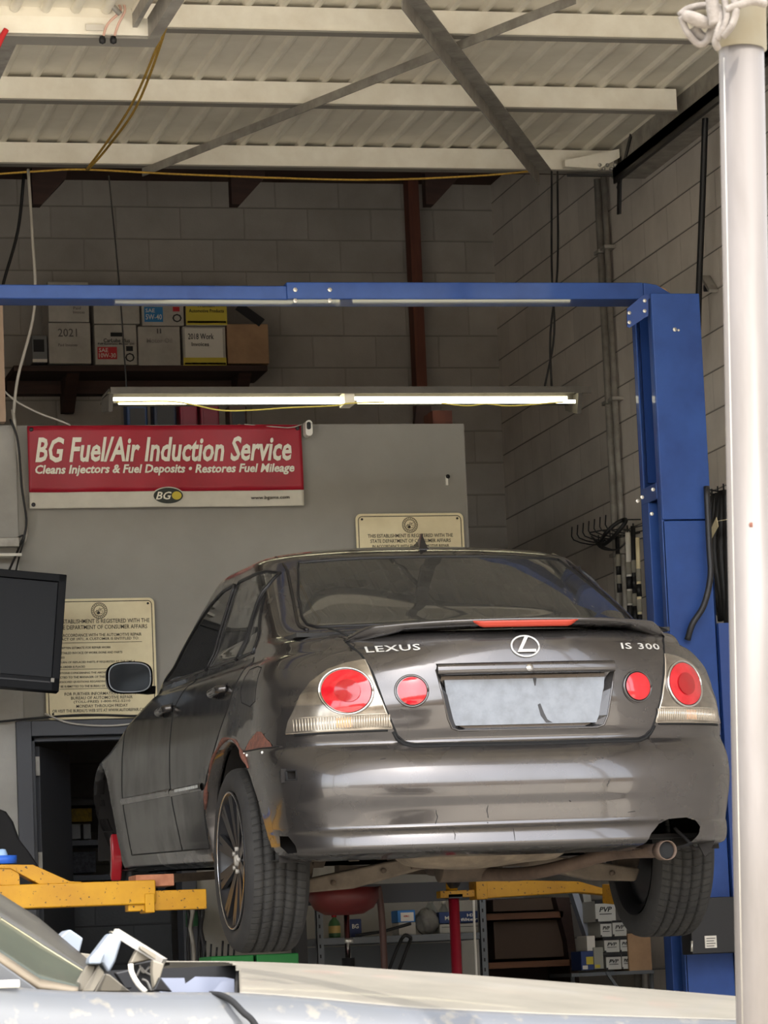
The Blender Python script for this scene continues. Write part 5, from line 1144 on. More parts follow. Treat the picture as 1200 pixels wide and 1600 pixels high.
for u, v0, v1, r_, lab, m_ in belt_spec:
    a = at(u, v0, X=5.96); b = at(u + 4, v1 + 40, X=5.96)
    t = empty('drive_belt', (a.x, a.y, b.z), label=lab, cat='belt', group='belts hanging on the wall')
    rel(MB().tube([a, a + (b - a) * .5, b], r_, 8).build('belt', m_, t))
    rel(MB().tube([a + Vector((0, 0, -.01)), (6.1, a.y, a.z + .02)], .004, 6).build('hook', mDarkM, t))
    for k in range(4): 
        c = a + (b - a) * (.35 + .17 * k); rel(MB().cyl(c, c - Vector((0, 0, .07)), r_ * 1.2, 8).build('printed_sleeve', [mSlv, mBlack][k % 2], t))
mb = MB(); mb.tube([at(938, 848, X=5.92), at(945, 835, X=5.9), at(960, 820, X=5.95), at(975, 812, X=6.0), at(977, 816, X=5.98), at(962, 835, X=5.93), at(945, 850, X=5.9), at(938, 848, X=5.92)], .012, 8, sub=5); mb.tube([at(975, 812, X=6.0), (6.1, at(975, 812, X=6.0).y, at(975, 812, X=6.0).z)], .004, 6); tag(mb.build('drive_belt', mBlack), 'black belt loop slung diagonally over the wire hooks', 'belt', 'belts hanging on the wall')
for k, (u, v0, v1, r_, lab) in enumerate(((1112, 775, 900, .018, 'thin black hose hanging beside the blue column'), (1122, 770, 968, .035, 'bundle of black hoses hanging in the middle right of the column'), (1136, 765, 990, .05, 'thick bundle of black belts hanging partly behind the pole'), (1120, 920, 970, .03, 'short black rubber elbow hanging low right of the column'), (1140, 990, 1060, .03, 'dark rubber part hanging low behind the pole'))):
    a = at(u, v0, X=5.95); b = at(u + 6, v1, X=5.95); mb = MB()
    for j in range(3): mb.tube([a + Vector((0, .03 * j, 0)), a * .6 + b * .4 + Vector((-.02 * j, .05 * j, 0)), b + Vector((0, .02 * j, .04 * j))], r_ * .55, 8, sub=5)
    mb.tube([a, (6.1, a.y, a.z + .02)], .004, 6); tag(mb.build('rubber_belt_bundle', mBlack), lab, 'belt', 'black belts right of the column')
p = at(1120, 808, X=5.85); tag(MB().prism([p, p + Vector((0, .12, -.06)), p + Vector((0, .1, -.1)), p + Vector((0, -.02, -.05))], (-.003, 0, 0)).tube([p + Vector((0, .02, -.02)), p + Vector((.25, .02, .02))], .0015, 5).build('price_tag', mSign), 'cream paper tag hanging among the black belts', 'tag')
p = at(1112, 1030, X=5.95); tag(MB().box(p - Vector((.04, .15, .08)), (6.1, p.y + .15, p.z + .08)).build('grey_bracket', mDarkM, bevel=.01), 'grey metal bracket on the wall beside the right tail light', 'bracket')
p = at(1128, 1045, X=5.9); tag(MB().box(p - Vector((.04, .13, .05)), (6.1, p.y + .13, p.z + .05)).build('wall_fitting', mWire, bevel=.02), 'pale fitting on the wall right of the tail light', 'fitting')
# ------------------------------------------------------------------ seat back and storeroom
mb = MB(); P = [at(u, v, Y=16.2) for u, v in ((-60, 1275), (-30, 1266), (0, 1264), (10, 1268), (21, 1284), (31, 1312), (45, 1330), (64, 1358), (70, 1420), (-60, 1420))]
t = empty('office_chair', (P[3].x - .3, 16.3, 0), label='rounded black chair back at the left edge above the yellow arm', cat='chair')
rel(mb.prism(P, (0, .16, 0)).build('backrest', mat('black_upholstery', (14, 14, 16), .8), t, bevel=.03, seg=4)); px_ = P[3].x - .3
rel(MB().box((px_ - .35, 16.0, .85), (px_ + .25, 16.5, .95)).build('seat', mBlack, t, bevel=.03)); rel(MB().cyl((px_, 16.3, .08), (px_, 16.3, .85), .03).build('post', mDarkM, t))
for k in range(5): g = 2 * PI * k / 5; rel(MB().bar((px_, 16.3, .08), (px_ + .3 * math.cos(g), 16.3 + .3 * math.sin(g), .05), .05, .03).build('foot', mDarkM, t))
ys = 20.2
st = empty('storeroom_shelf', (at(125, 1312, Y=ys).x, ys + .2, 0), label='dark shelf unit inside the storeroom doorway', cat='shelf')
xa, xb = at(60, 1312, Y=ys).x, at(250, 1312, Y=ys).x
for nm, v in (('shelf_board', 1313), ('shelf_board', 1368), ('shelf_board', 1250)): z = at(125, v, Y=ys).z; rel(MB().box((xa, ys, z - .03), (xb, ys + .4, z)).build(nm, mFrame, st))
for x in (xa, xb): rel(MB().box((x - .02, ys, 0), (x + .02, ys + .4, 2.3)).build('upright', mFrame, st))
def crate(u0, v0, u1, v1, Y, m, nm, label, cat='box', grp=None, dep=.18, marks=(), bev=.004):
    x0, x1, z0, z1 = rect(u0, v0, u1, v1, Y); z0 = zsh if (grp == 'items on the steel shelf' and v1 > 1455) else z0; b = tag(MB().box((x0, Y, z0), (x1, Y + dep, z1)).build(nm, m, bevel=bev), label, cat, grp); w_, h_ = x1 - x0, z1 - z0; inv = Matrix.Translation(-b.location)
    for mk in marks:
        if mk[0] == 'r': o = MB().box((x0 + w_ * mk[1], Y - .002, z1 - h_ * mk[4]), (x0 + w_ * mk[3], Y + .002, z1 - h_ * mk[2])).build(mk[6], mk[5], b)
        else: q = MB(); put_text(q, text_bm(mk[1], .05, width=w_ * mk[4], height=h_ * mk[5], offset=.001, extrude=.001, shear=.25 if len(mk) > 7 else 0), face_at(Vector((x0 + w_ * mk[2], Y - .004, z1 - h_ * mk[3])))); o = q.build('lettering', mk[6], b, autosm=False)
        o.matrix_parent_inverse = inv
    return b
crate(104, 1263, 144, 1284, ys + .05, mat('yellow_mesh', (170, 140, 40), .7, rgb2=(110, 92, 34), nscale=50), 'yellow_crate', 'yellow mesh crate on the storeroom shelf', 'crate')
crate(110, 1287, 126, 1311, ys + .05, mat('white_cans', (140, 140, 138), .6), 'small_carton', 'pale carton on the storeroom shelf, left one', 'box', 'storeroom cartons'); crate(130, 1287, 142, 1311, ys + .05, mat('white_cans_b', (132, 132, 130), .6), 'small_carton', 'pale carton on the storeroom shelf, right one', 'box', 'storeroom cartons')
crate(100, 1331, 150, 1364, ys + .05, mat('dark_mat', (74, 74, 78), .95, rgb2=(40, 40, 44), nscale=60), 'folded_mat', 'speckled dark grey mat folded on the lower storeroom shelf', 'mat')
# low dark block wall behind the arm seen through the door
xa, xb = at(60, 1450, Y=19.4).x, at(268, 1450, Y=19.4).x
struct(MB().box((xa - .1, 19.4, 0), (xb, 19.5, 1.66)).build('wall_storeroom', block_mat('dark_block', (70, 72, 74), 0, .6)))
for k, u in enumerate((292, 300, 309, 316)):
    tag(MB().tube([Vector((at(u, 1418, Y=17.9).x, YP, at(u, 1400, Y=17.9).z)), at(u, 1418, Y=17.9), at(u + 3 * (-1)**k, 1450, Y=17.9), at(u + 2, 1480, Y=17.9), at(u + 4, 1530, Y=17.9)], .009 + .004 * (k % 2), 8, sub=4).build('hanging_hose', [mBlack, mGalv, mBlack, mDarkM][k]), ['black hose hanging right of the storeroom door jamb', 'grey cord hanging right of the storeroom door jamb', 'second black cord hanging near the tyre', 'dark hose hanging closest to the tyre'][k], 'hose', 'hoses beside the door')
tag(MB().box((at(309, 1430, Y=17.9).x, 17.9, at(309, 1446, Y=17.9).z), (at(317, 1430, Y=17.9).x, YP, at(309, 1423, Y=17.9).z)).build('green_canister', mat('green_can', (60, 110, 70), .5)), 'small green canister beside the tyre', 'canister')
# ------------------------------------------------------------------ workbench shelf
yw = 17.5
mSteelG = mat('grey_shelving_steel', (96, 100, 104), .5, metal=.3)
sh = empty('steel_shelving', (at(630, 1460, Y=yw).x, yw + .3, 0), label='grey perforated steel shelving under the raised car', cat='shelving')
xa, xb = at(494, 1460, Y=yw).x, at(760, 1460, Y=yw).x; zsh = at(630, 1461, Y=yw).z
rel(MB().box((xa, yw, zsh - .035), (xb, yw + .55, zsh)).build('shelf_board', mSteelG, sh, bevel=.003))
rel(MB().box((xa, yw, zsh - .75), (xb, yw + .55, zsh - .72)).build('shelf_board', mSteelG, sh)); rel(MB().box((xa, yw + .52, zsh - .7), (xb, yw + .54, zsh - .04)).build('back_sheet', mat('slate_panel', (84, 88, 92), .7), sh))
for x in (xa, xb - .035):
    for y in (yw - .01, yw + .54):
        mb = MB(); mb.box((x, y, 0), (x + .035, y + .004, zsh + .28)); mb.box((x, y, 0), (x + .004, y + .035, zsh + .28)); up = rel(mb.build('upright', mSteelG, sh))
    q = MB()
    for k in range(14): z = zsh + .25 - k * .05; q.box((x + .013, yw - .012, z), (x + .021, yw - .0095, z + .018))
    rel(q.build('slot_holes', mInk, sh))
rel(MB().box((xa - .05, yw + .1, at(600, 1410, Y=yw).z), (xb - .05, yw + .16, at(600, 1380, Y=yw).z)).build('dark_rail', mDarkM, sh))
g = 'items on the steel shelf'
def bottle(u, v0, v1, wpx, Y, m, label, cap, name='bottle', lab=None):
    x = at(u, v1, Y=Y).x; z0 = zsh; z1 = at(u, v0, Y=Y).z; h = z1 - z0; r = wpx / 2 * Y / 5500
    t = empty(name, (x, Y, z0), label=label, cat='bottle', group=g); rel(MB().ring([(0, 0), (r * .95, 0), (r, .008), (r, h * .58), (r * .8, h * .70), (r * .35, h * .82), (r * .33, h * .88), (0, h * .88)], (x, Y, z0), (0, 0, 1), 20).build('body', m, t))
    rel(MB().cyl((x, Y, z0 + h * .86), (x, Y, z1), r * .42, 14).build('cap', cap, t))
    if lab: rel(MB().ring([(r * 1.02, h * .2), (r * 1.02, h * .5)], (x, Y, z0), (0, 0, 1), 20).build('paper_label', lab, t))
bottle(523, 1428, 1460, 19, yw + .12, mat('gold_green_bottle', (60, 100, 60), .4), 'green and gold oil bottle at the left of the steel shelf', mRedL, lab=mat('gold_label', (186, 160, 96), .5))
mTrans = mat('translucent_jug', (168, 174, 172), .3, trans=.35)
bottle(674, 1402, 1458, 22, yw + .3, mTrans, 'tall translucent jug with white cap, left of two', mWhiteP, 'jug', mat('green_label', (170, 180, 96), .6)); bottle(695, 1406, 1458, 20, yw + .38, mTrans, 'translucent jug with white cap, right of two', mWhiteP, 'jug')
crate(545, 1436, 565, 1460, yw + .1, mat('navy_box', (30, 44, 86), .6), 'small_box', 'small navy box beside the green bottle', 'box', g, .1, (('t', 'BG', .5, .4, .5, .25, mPaper),))
crate(623, 1441, 650, 1461, yw + .08, mCard, 'white_box', 'plain white box under the blue and white box', 'box', g, .14)
crate(621, 1422, 649, 1441, yw + .08, mat('bright_blue_box', (44, 110, 176), .6), 'blue_box', 'blue box with a white label on top of a white box', 'box', g, .14, (('r', .18, .2, .9, .92, mPaper, 'white_label'), ('t', 'CRC', .5, .5, .3, .15, mRedL)))
crate(687, 1443, 755, 1461, yw + .06, mat('pale_tray', (150, 148, 140), .6), 'plastic_tray', 'pale grey tray at the right end of the steel shelf', 'tray', g, .3, (('r', .05, .3, .95, .36, mDarkM, 'rim_line'),))
crate(686, 1424, 753, 1442, yw + .06, mat('navy_carton', (28, 50, 96), .6), 'long_carton', 'long navy carton with white print on the pale tray', 'box', g, .3, (('t', 'Mann', .28, .55, .3, .35, mPaper), ('t', 'HX', .75, .35, .2, .25, mPaper), ('t', 'filter', .7, .72, .4, .25, mPaper)))
mb = MB(); c = at(667, 1448, Y=yw + .1)
def bag(u, v):
    a = 2 * PI * u; b_2 = PI * v; n_ = 1 + .18 * math.sin(5 * a + 3 * b_2) + .1 * math.sin(11 * a)
    return Vector((c.x + .06 * n_ * math.sin(b_2) * math.cos(a), c.y + .05 * n_ * math.sin(b_2) * math.sin(a), zsh + .065 - .065 * math.cos(b_2) * (1 + .1 * math.sin(6 * a))))
tag(mb.grid(bag, 24, 12).build('plastic_bag', mat('grey_plastic_bag', (116, 114, 108), .4, rgb2=(90, 88, 84), nscale=20)), 'crumpled grey plastic bag between the blue box and the tray', 'bag', g)
tag(MB().tube([at(555, 1462, Y=yw + .03), at(580, 1458, Y=yw + .0), at(600, 1455, Y=yw + .02), at(618, 1450, Y=yw), at(642, 1443, Y=yw)], .008, 8, sub=4).build('cable_bundle', mBlack), 'black cable laid along the front of the steel shelf', 'cable', g)
mb = MB()
for du in (0, 16): mb.tube([at(606 + du, 1520, Y=17.2), at(618 + du, 1488, Y=17.2), at(628 + du * .9, 1466, Y=17.2)], .009, 8)
mb.tube([at(628, 1466, Y=17.2), at(634, 1461, Y=17.2), at(643, 1466, Y=17.2)], .009, 8, sub=4); tag(mb.build('jack_handle', mBlack), 'black looped jack handle leaning in front of the steel shelf', 'handle')
# oil drain pan on its pole
xo, zo = at(538, 1430, Y=15.6), at(538, 1392, Y=15.6)
dr = empty('oil_drain_pan', (xo.x, 15.6, 0), label='dark red oil drain bowl on a silver pole under the rear axle', cat='drain pan')
r0 = 56 / 5500 * 15.6; rel(MB().ring([(.02, 0), (r0 * .55, .004), (r0 * .85, .03), (r0, .07), (r0 * 1.01, .12), (r0 * .97, .12), (r0 * .8, .05), (0, .03)], (xo.x, 15.6, xo.z), (0, 0, 1), 40).build('bowl', mat('dark_red_enamel', (96, 30, 28), .5, rgb2=(78, 25, 24), nscale=6), dr))
rel(MB().cyl((xo.x + .01, 15.6, .5), (xo.x + .01, 15.6, xo.z), .013, 14).build('pole', mChrome, dr)); rel(MB().cyl((xo.x + .01, 15.6, .06), (xo.x + .01, 15.6, at(540, 1497, Y=15.6).z), .03, 16).build('outer_pole', mDarkM, dr)); rel(MB().cyl((xo.x + .01, 15.6, 0), (xo.x + .01, 15.6, .07), .25, 24).build('base', mDarkM, dr))
rel(MB().cyl((xo.x - .006, 15.58, at(540, 1470, Y=15.6).z), (xo.x + .03, 15.58, at(540, 1470, Y=15.6).z), .012, 10).build('thumb_screw', mBolt, dr))
tag(MB().tube([at(590, 1385, Y=15.9), at(593, 1400, Y=15.9), at(597, 1440, Y=15.9), at(601, 1520, Y=15.9), (at(602, 1560, Y=15.9).x, 15.9, 0)], .016, 10, sub=4).build('brown_pipe', mat('brown_pipe', (74, 48, 42), .5)), 'thin brown pipe standing right of the drain bowl', 'pipe')
a = at(712, 1402, Y=16.62); js = empty('support_stand', (a.x, 16.66, 0), label='dark red support pole under the far yellow arm', cat='stand')
b = at(717, 1530, Y=16.66); rel(MB().cyl((a.x, 16.66, .04), (a.x, 16.66, a.z), .026, 18).build('pole', mat('dark_red_paint', (138, 22, 40), .4), js)); rel(MB().cyl((a.x, 16.66, 0), (a.x, 16.66, .05), .16, 24).build('base', mDarkM, js)); rel(MB().cbox((a.x, 16.66, a.z + .005), (.07, .08, .02)).build('saddle', mDarkM, js))
tag(MB().tube([at(739, 1376, Y=17.3), at(741, 1440, Y=17.3), (at(745, 1560, Y=17.3).x, 17.3, 0)], .006, 8).build('pale_rod', mWhiteP), 'pale thin rod standing left of the shelving upright', 'rod')
x0, x1, z0, z1 = rect(338, 1494, 400, 1540, 15.9); ct = empty('tool_cart', (at(400, 1560, Y=15.9).x, 16.05, 0), label='dark tool cart carrying the green bins', cat='cart'); ctx0, ctx1, ctz = at(325, 1560, Y=15.9).x, at(475, 1560, Y=15.9).x, at(400, 1560, Y=15.9).z
rel(MB().box((ctx0, 15.86, ctz - .5), (ctx1, 16.3, ctz - .004)).build('cabinet', mDarkM, ct, bevel=.01))
for cx_ in (ctx0 + .05, ctx1 - .05):
    for cy_ in (15.92, 16.24): rel(MB().cyl((cx_, cy_, 0), (cx_, cy_, ctz - .5), .03, 12).build('leg', mDarkM, ct))
gm = mat('green_plastic', (36, 130, 62), .5)
for (u0, u1, lab) in ((330, 398, 'left'), (402, 468, 'right')): crate(u0, 1493 if lab == 'left' else 1490, u1, 1560, 15.9, gm, 'green_bin', 'green plastic bin top behind the rear tyre, %s one' % lab, 'bin', 'green bins', .3, bev=.006)
mb = MB()
for k in range(6): mb.tube([at(320 + 9 * k, 1495, Y=16.0), at(321 + 9 * k, 1470 + 5 * (k % 3), Y=16.0)], .005, 6)
tag(mb.build('black_tools', mBlack), 'row of black tool shafts standing in the green bin', 'tools')
mb = MB(); mb.prism([at(u, v, Y=16.4) for u, v in ((462, 1420), (478, 1425), (482, 1520), (462, 1520))], (0, .1, 0)); tag(mb.build('black_stand', mBlack), 'black stand right of the rear tyre', 'stand')
# ------------------------------------------------------------------ wooden rack and oil filter cartons on the right
yr_ = 19.6; mBrW = mat('brown_shelf_wood', (116, 78, 54), .75, rgb2=(92, 60, 42), nscale=5, stretch=(.5, 4, 4))
wr = empty('wooden_rack', (at(830, 1450, Y=yr_).x, yr_ + .3, 0), label='brown wooden shelf rack right of the steel shelving', cat='rack')
xa, xb = at(756, 1450, Y=yr_).x, at(902, 1450, Y=yr_).x
for v in (1424, 1500, 1560): z = at(830, v, Y=yr_).z - .006; rel(MB().box((xa, yr_, z - .035), (xb + (.02 if v > 1450 else -.08), yr_ + .5, z)).build('shelf_board', mBrW, wr))
rel(MB().box((xa, yr_ + .48, 0), (xb, yr_ + .5, at(830, 1400, Y=yr_).z)).build('back_board', mDkWood, wr))
rel(MB().prism([at(u, v, Y=yr_) for u, v in ((868, 1402), (890, 1402), (902, 1500), (908, 1560), (896, 1560), (886, 1470))], (0, .5, 0)).build('side_board', mDkWood, wr)); rel(MB().box((xa - .02, yr_, 0), (xa + .02, yr_ + .5, at(760, 1400, Y=yr_).z)).build('side_board', mDkWood, wr))
crate(770, 1404, 868, 1423, yr_ + .1, mat('brown_bin', (84, 68, 56), .8), 'brown_carton', 'brown carton on the upper wooden shelf', 'box', None, .3); crate(772, 1438, 880, 1497, yr_ + .1, mat('brown_bin_b', (78, 62, 50), .8), 'brown_carton', 'wide brown carton on the lower wooden shelf', 'box', None, .3)
for (u0, u1, w_, lab) in ((894, 916, 10, 'left'), (910, 922, 12, 'right')):
    mb = MB(); mb.prism([at(u, v, Y=19.2) for u, v in ((u0, 1396), (u0 + w_, 1396), (u1 + w_, 1462), (u1, 1462))], (0, .08, 0)); tag(mb.build('leaning_board', mat('pale_blue_board' + lab, (150, 156, 168) if lab == 'left' else (146, 146, 140), .6)), 'pale leaning board %s beside the filter cartons' % lab, 'board', 'leaning boards')
ws = at(960, 1518, Y=18.9); wsx0, wsx1 = at(893, 1518, Y=18.9).x, at(1022, 1518, Y=18.9).x
s2 = empty('low_shelf', ((wsx0 + wsx1) / 2, 19.1, 0), label='low wire shelf carrying the oil filter cartons', cat='shelf')
rel(MB().box((wsx0, 18.9, ws.z - .02), (wsx1, 19.35, ws.z)).build('shelf_board', mSteelG, s2))
for x in (wsx0 + .01, wsx1 - .01): rel(MB().cyl((x, 18.92, 0), (x, 18.92, ws.z), .012, 8).build('leg', mSteelG, s2))
rel(MB().bar((wsx0 + .2, 18.9, ws.z), (wsx0 + .28, 18.9, ws.z - .12), .02, .015).build('brace', mSteelG, s2))
mW = mat('filter_carton', (186, 186, 180), .7); gp_ = 'white filter cartons'
pv = lambda: (('r', 0, 0, 1, .14, mInk, 'black_edge'), ('r', 0, .86, .12, 1, mInk, 'black_corner'), ('t', 'PVP', .5, .42, .62, .24, mInk, 1), ('r', .2, .62, .8, .66, mDarkM, 'print_line'))
crate(930, 1407, 962, 1440, 18.95, mW, 'filter_carton', 'largest white filter carton, topmost of the stack', 'box', gp_, .25, pv())
for i, (a_, b_2, c_2, d_2, lab) in enumerate(((938, 1440, 956, 1462, 'small white filter carton, left in the second row'), (957, 1438, 979, 1461, 'white filter carton, right in the second row'), (944, 1466, 968, 1486, 'white filter carton, left in the third row'), (969, 1465, 984, 1485, 'narrow white filter carton, right in the third row'), (947, 1492, 971, 1513, 'white filter carton, left in the bottom row'), (972, 1491, 985, 1512, 'narrow white filter carton, right in the bottom row'))):
    crate(a_, b_2, c_2, d_2 + 2, 18.95, mW, 'filter_carton', lab, 'box', gp_, .25, pv())
mb = MB()
for v in (1464, 1488): x0, x1, z0, z1 = rect(942, v, 988, v + 4, 18.95); mb.box((x0, 18.95, z0), (x1, 19.2, z1))
tag(mb.build('dark_divider', mBlack), 'dark card dividers between the filter carton rows', 'card')
crate(917, 1462, 930, 1486, 18.95, mPaper, 'white_packet', 'plain white packet left of the filter cartons', 'box', None, .2)
crate(928, 1480, 943, 1514, 18.93, mat('grey_carton', (150, 150, 140), .7), 'tall_carton', 'tall pale carton standing left of the bottom row', 'box', None, .2, (('r', .1, .8, .6, .95, mYelL, 'yellow_mark'),))
crate(908, 1486, 928, 1516, 18.93, mat('blue_yellow_box', (40, 60, 110), .6), 'blue_yellow_box', 'blue box with a yellow flash at the left of the low shelf', 'box', None, .2, (('r', .4, .3, .95, .7, mYelL, 'yellow_flash'), ('r', .1, .75, .5, .95, mPaper, 'white_mark')))
crate(982, 1458, 1018, 1522, 18.93, mKraft, 'kraft_carton', 'tall brown carton at the right of the low shelf', 'box', None, .3)

# ------------------------------------------------------------------ foreground: silver car and pole
mSil = mat('skylit_dusty_silver', (84, 86, 90), .5, metal=.15, rgb2=(76, 77, 77), nscale=3, coat=.3); mSunDust = mat('sunlit_dusty_silver', (122, 116, 104), .6, metal=.1, rgb2=(108, 103, 92), nscale=6, coat=.2)  # one dusty car paint: bonnet tinted for direct sun, sides for blue skylight
t_ = mSil.node_tree; b_ = t_.nodes['Principled BSDF']; src = b_.inputs['Base Color'].links[0].from_socket
tc = t_.nodes.new('ShaderNodeTexCoord'); n_ = t_.nodes.new('ShaderNodeTexNoise'); n_.inputs['Scale'].default_value = 45; n_.inputs['Detail'].default_value = 3; t_.links.new(tc.outputs['Object'], n_.inputs['Vector'])
r_ = t_.nodes.new('ShaderNodeMapRange'); r_.inputs[1].default_value = .58; r_.inputs[2].default_value = .72; t_.links.new(n_.outputs[0], r_.inputs[0]); x_ = t_.nodes.new('ShaderNodeMix'); x_.data_type = 'RGBA'; x_.inputs[7].default_value = lin((106, 102, 94))
t_.links.new(r_.outputs[0], x_.inputs[0]); t_.links.new(src, x_.inputs[6]); t_.links.new(x_.outputs[2], b_.inputs['Base Color'])
fc = empty('car', (1.3, 4.9, 0), label='silver car in the foreground, only its bonnet and windscreen corner showing', cat='car')
SH = [(-260, 1530), (-100, 1535), (0, 1541), (60, 1547), (110, 1550), (200, 1552), (300, 1552), (364, 1552), (430, 1556), (500, 1562), (580, 1570), (660, 1577), (850, 1586), (1050, 1592), (1250, 1598), (1500, 1612)]
Y1 = 4.45
sh_ = [at(u, v, Y=Y1) for u, v in SH]
def side_surf(mb, i0, i1):
    rows = []
    for dy, dz in ((.02, .0005), (0, 0), (-.016, -.010), (-.035, -.035), (-.05, -.08), (-.06, -.16), (-.065, -.35), (-.055, -.62), (-.04, -.80)): rows.append([p + Vector((0, dy, dz)) for p in sh_[i0:i1]])
    n = i1 - i0; mb._add([p for r in rows for p in r], [(j*n+i, j*n+i+1, (j+1)*n+i+1, (j+1)*n+i) for j in range(len(rows)-1) for i in range(n-1)], 0, True); return mb
rel(side_surf(MB(), 0, len(SH)).build('fender', mSil, fc, solid=.002))
rel(MB().tube([at(330, 1553, Y=Y1 - .0) + Vector((0, .005, 0)), at(345, 1555, Y=Y1 - .012), at(362, 1564, Y=Y1 - .03), at(380, 1582, Y=Y1 - .045), at(398, 1600, Y=Y1 - .055), at(430, 1660, Y=Y1 - .062)], .0042, 6, sub=5).build('panel_gap', mGap, fc))
CR = [(255, 1503), (300, 1503), (364, 1503), (430, 1505), (500, 1508), (600, 1515), (720, 1523), (850, 1533), (1000, 1545), (1145, 1557), (1300, 1572), (1500, 1596)]
SX = [at(u, 1552, Y=Y1).x for u, _ in SH]
def shoulder(x):
    for a, b in zip(sh_[:-1], sh_[1:]):
        if a.x <= x <= b.x: return a.lerp(b, (x - a.x) / (b.x - a.x)).z
    return sh_[-1].z
cr = [at(u, v, Y=5.15) for u, v in CR]
def crown(x):
    for a, b in zip(cr[:-1], cr[1:]):
        if a.x <= x <= b.x: return a.lerp(b, (x - a.x) / (b.x - a.x)).z
    return cr[-1].z if x > cr[-1].x else cr[0].z
xh0, xh1 = at(250, 1505, Y=5.15).x, 2.3; xcut = at(367, 1535, Y=4.9).x
def pxx(x, Y): return -700 + 5500 * x / Y * 1.0
NV = 22
def hood_pt(u, v):
    Y = Y1 + .02 + 1.15 * v; x = at(253 + 1260 * u, 1540, Y=Y).x; t = min(1, (Y - Y1 - .02) / .68); zs0, zc = shoulder(at(253 + 1260 * u, 1540, Y=Y1).x), crown(at(253 + 1260 * u, 1540, Y=5.15).x)
    z = zs0 + (zc - zs0) * max(0, math.sin(PI/2 * t))**.9 if t < 1 else zc - .12 * ((Y - 5.15) / .45)**2
    return Vector((x, Y, z))
mb = MB().grid(hood_pt, 260, 70)
yr2 = 5.09
U_ = lambda c: (253 + 1260 * ((c.x / c.y) - (at(253, 1540, Y=5).x / 5)) / ((at(1513, 1540, Y=5).x - at(253, 1540, Y=5).x) / 5))
def in_hole(c):
    u = U_(c)
    if u > 367 or c.y > yr2: return False
    du, dv = (u - 335) / 32, (c.y - (yr2 - .42)) / .42
    return not (du > 0 and dv > 0 and du * du + dv ** 2.2 > 1)
bmesh.ops.delete(mb.bm, geom=[f for f in mb.bm.faces if in_hole(f.calc_center_median())], context='FACES')
rel(mb.build('bonnet', mSunDust, fc, solid=.002))
# dark well under the cut-out and the grey panels in it
xe = at(367, 1540, Y=yr2).x; xn = at(367, 1540, Y=Y1 + .03).x
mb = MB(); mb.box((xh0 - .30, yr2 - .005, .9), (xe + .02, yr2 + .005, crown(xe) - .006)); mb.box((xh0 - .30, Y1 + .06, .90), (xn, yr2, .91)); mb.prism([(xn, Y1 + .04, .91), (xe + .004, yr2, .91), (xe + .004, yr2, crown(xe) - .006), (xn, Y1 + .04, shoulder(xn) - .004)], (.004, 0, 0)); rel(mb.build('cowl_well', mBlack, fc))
mPan = mat('grey_cowl_panel', (128, 133, 148), .5)
for P in (((250, 1528), (288, 1528), (292, 1552), (262, 1570), (250, 1570)), ((305, 1526), (352, 1527), (366, 1530), (366, 1552), (268, 1552)), ((346, 1534), (366, 1532), (366, 1556), (326, 1556))):
    mb = MB(); mb.prism([at(u, v, Y=4.75 + .05 * (P[0][0] > 300) - .04 * (P[0][0] > 340)) for u, v in P], (0, .01, -.004)); rel(mb.build('cowl_panel', mPan, fc))
rel(MB().tube([at(186, 1533, Y=5.1), at(240, 1512, Y=5.1), at(262, 1505, Y=5.12)], .004, 8).build('bonnet_edge', mSunDust, fc))
def slab(P, Y, d, m, nm, bev=.002): return rel(MB().prism([at(u, v, Y=Y) for u, v in P], (0, d, 0)).build(nm, m, fc, bevel=bev))
# windscreen corner
def wsc(u, v):   # u along, v from upper edge to lower
    top = [(-330, 1176), (0, 1399), (60, 1437), (138, 1503)]; bot = [(-330, 1270), (0, 1500), (60, 1540), (120, 1549)]
    k = min(int(u * 3), 2); f = u * 3 - k; a = Vector(top[k]).lerp(Vector(top[k+1]), f); b = Vector(bot[k]).lerp(Vector(bot[k+1]), f); p = a.lerp(b, v)
    return at(p.x, p.y, Y=5.0 - .5 * v)
mFrit = mat('dark_glass_border', (68, 66, 60), .4, rgb2=(54, 52, 48), nscale=7); mWsc = mat('greenish_dusty_windscreen', (62, 68, 58), .3, rgb2=(52, 57, 50), nscale=3)
rel(MB().grid(lambda u, v: wsc(u, v * .36), 24, 4).build('glass_border', mFrit, fc, solid=.005)); rel(MB().grid(lambda u, v: wsc(u, .36 + v * .58), 24, 6).build('windscreen', mWsc, fc, solid=.005))
mb = MB()
for k in range(110):
    p = wsc(k / 112, .375) + Vector((0, -.010, 0)); mb.cbox(p, (.0026, .001, .0026))
dd = rel(mb.build('frit_dots', mSign, fc)); dd['kind'] = 'stuff'
rel(MB().grid(lambda u, v: wsc(u, .93 + .10 * v) + Vector((0, -.008, .0)), 24, 2).build('screen_moulding', mat('weathered_beige_trim', (124, 112, 94), .6, rgb2=(98, 88, 72), nscale=9), fc, solid=.006))
rel(MB().tube([at(-60, 1537, Y=4.44), at(0, 1538, Y=4.44), at(30, 1537, Y=4.44)], .005, 8).build('trim_strip', mPurl, fc))
slab([(-330, 1265), (-120, 1418), (0, 1504), (40, 1532), (62, 1548), (62, 1560), (-330, 1560)], 4.47, .015, mSil, 'pillar_panel', .003)
rx_ = at(-330, 1176, Y=5.0); zr_ = at(-330, 1265, Y=4.47).z
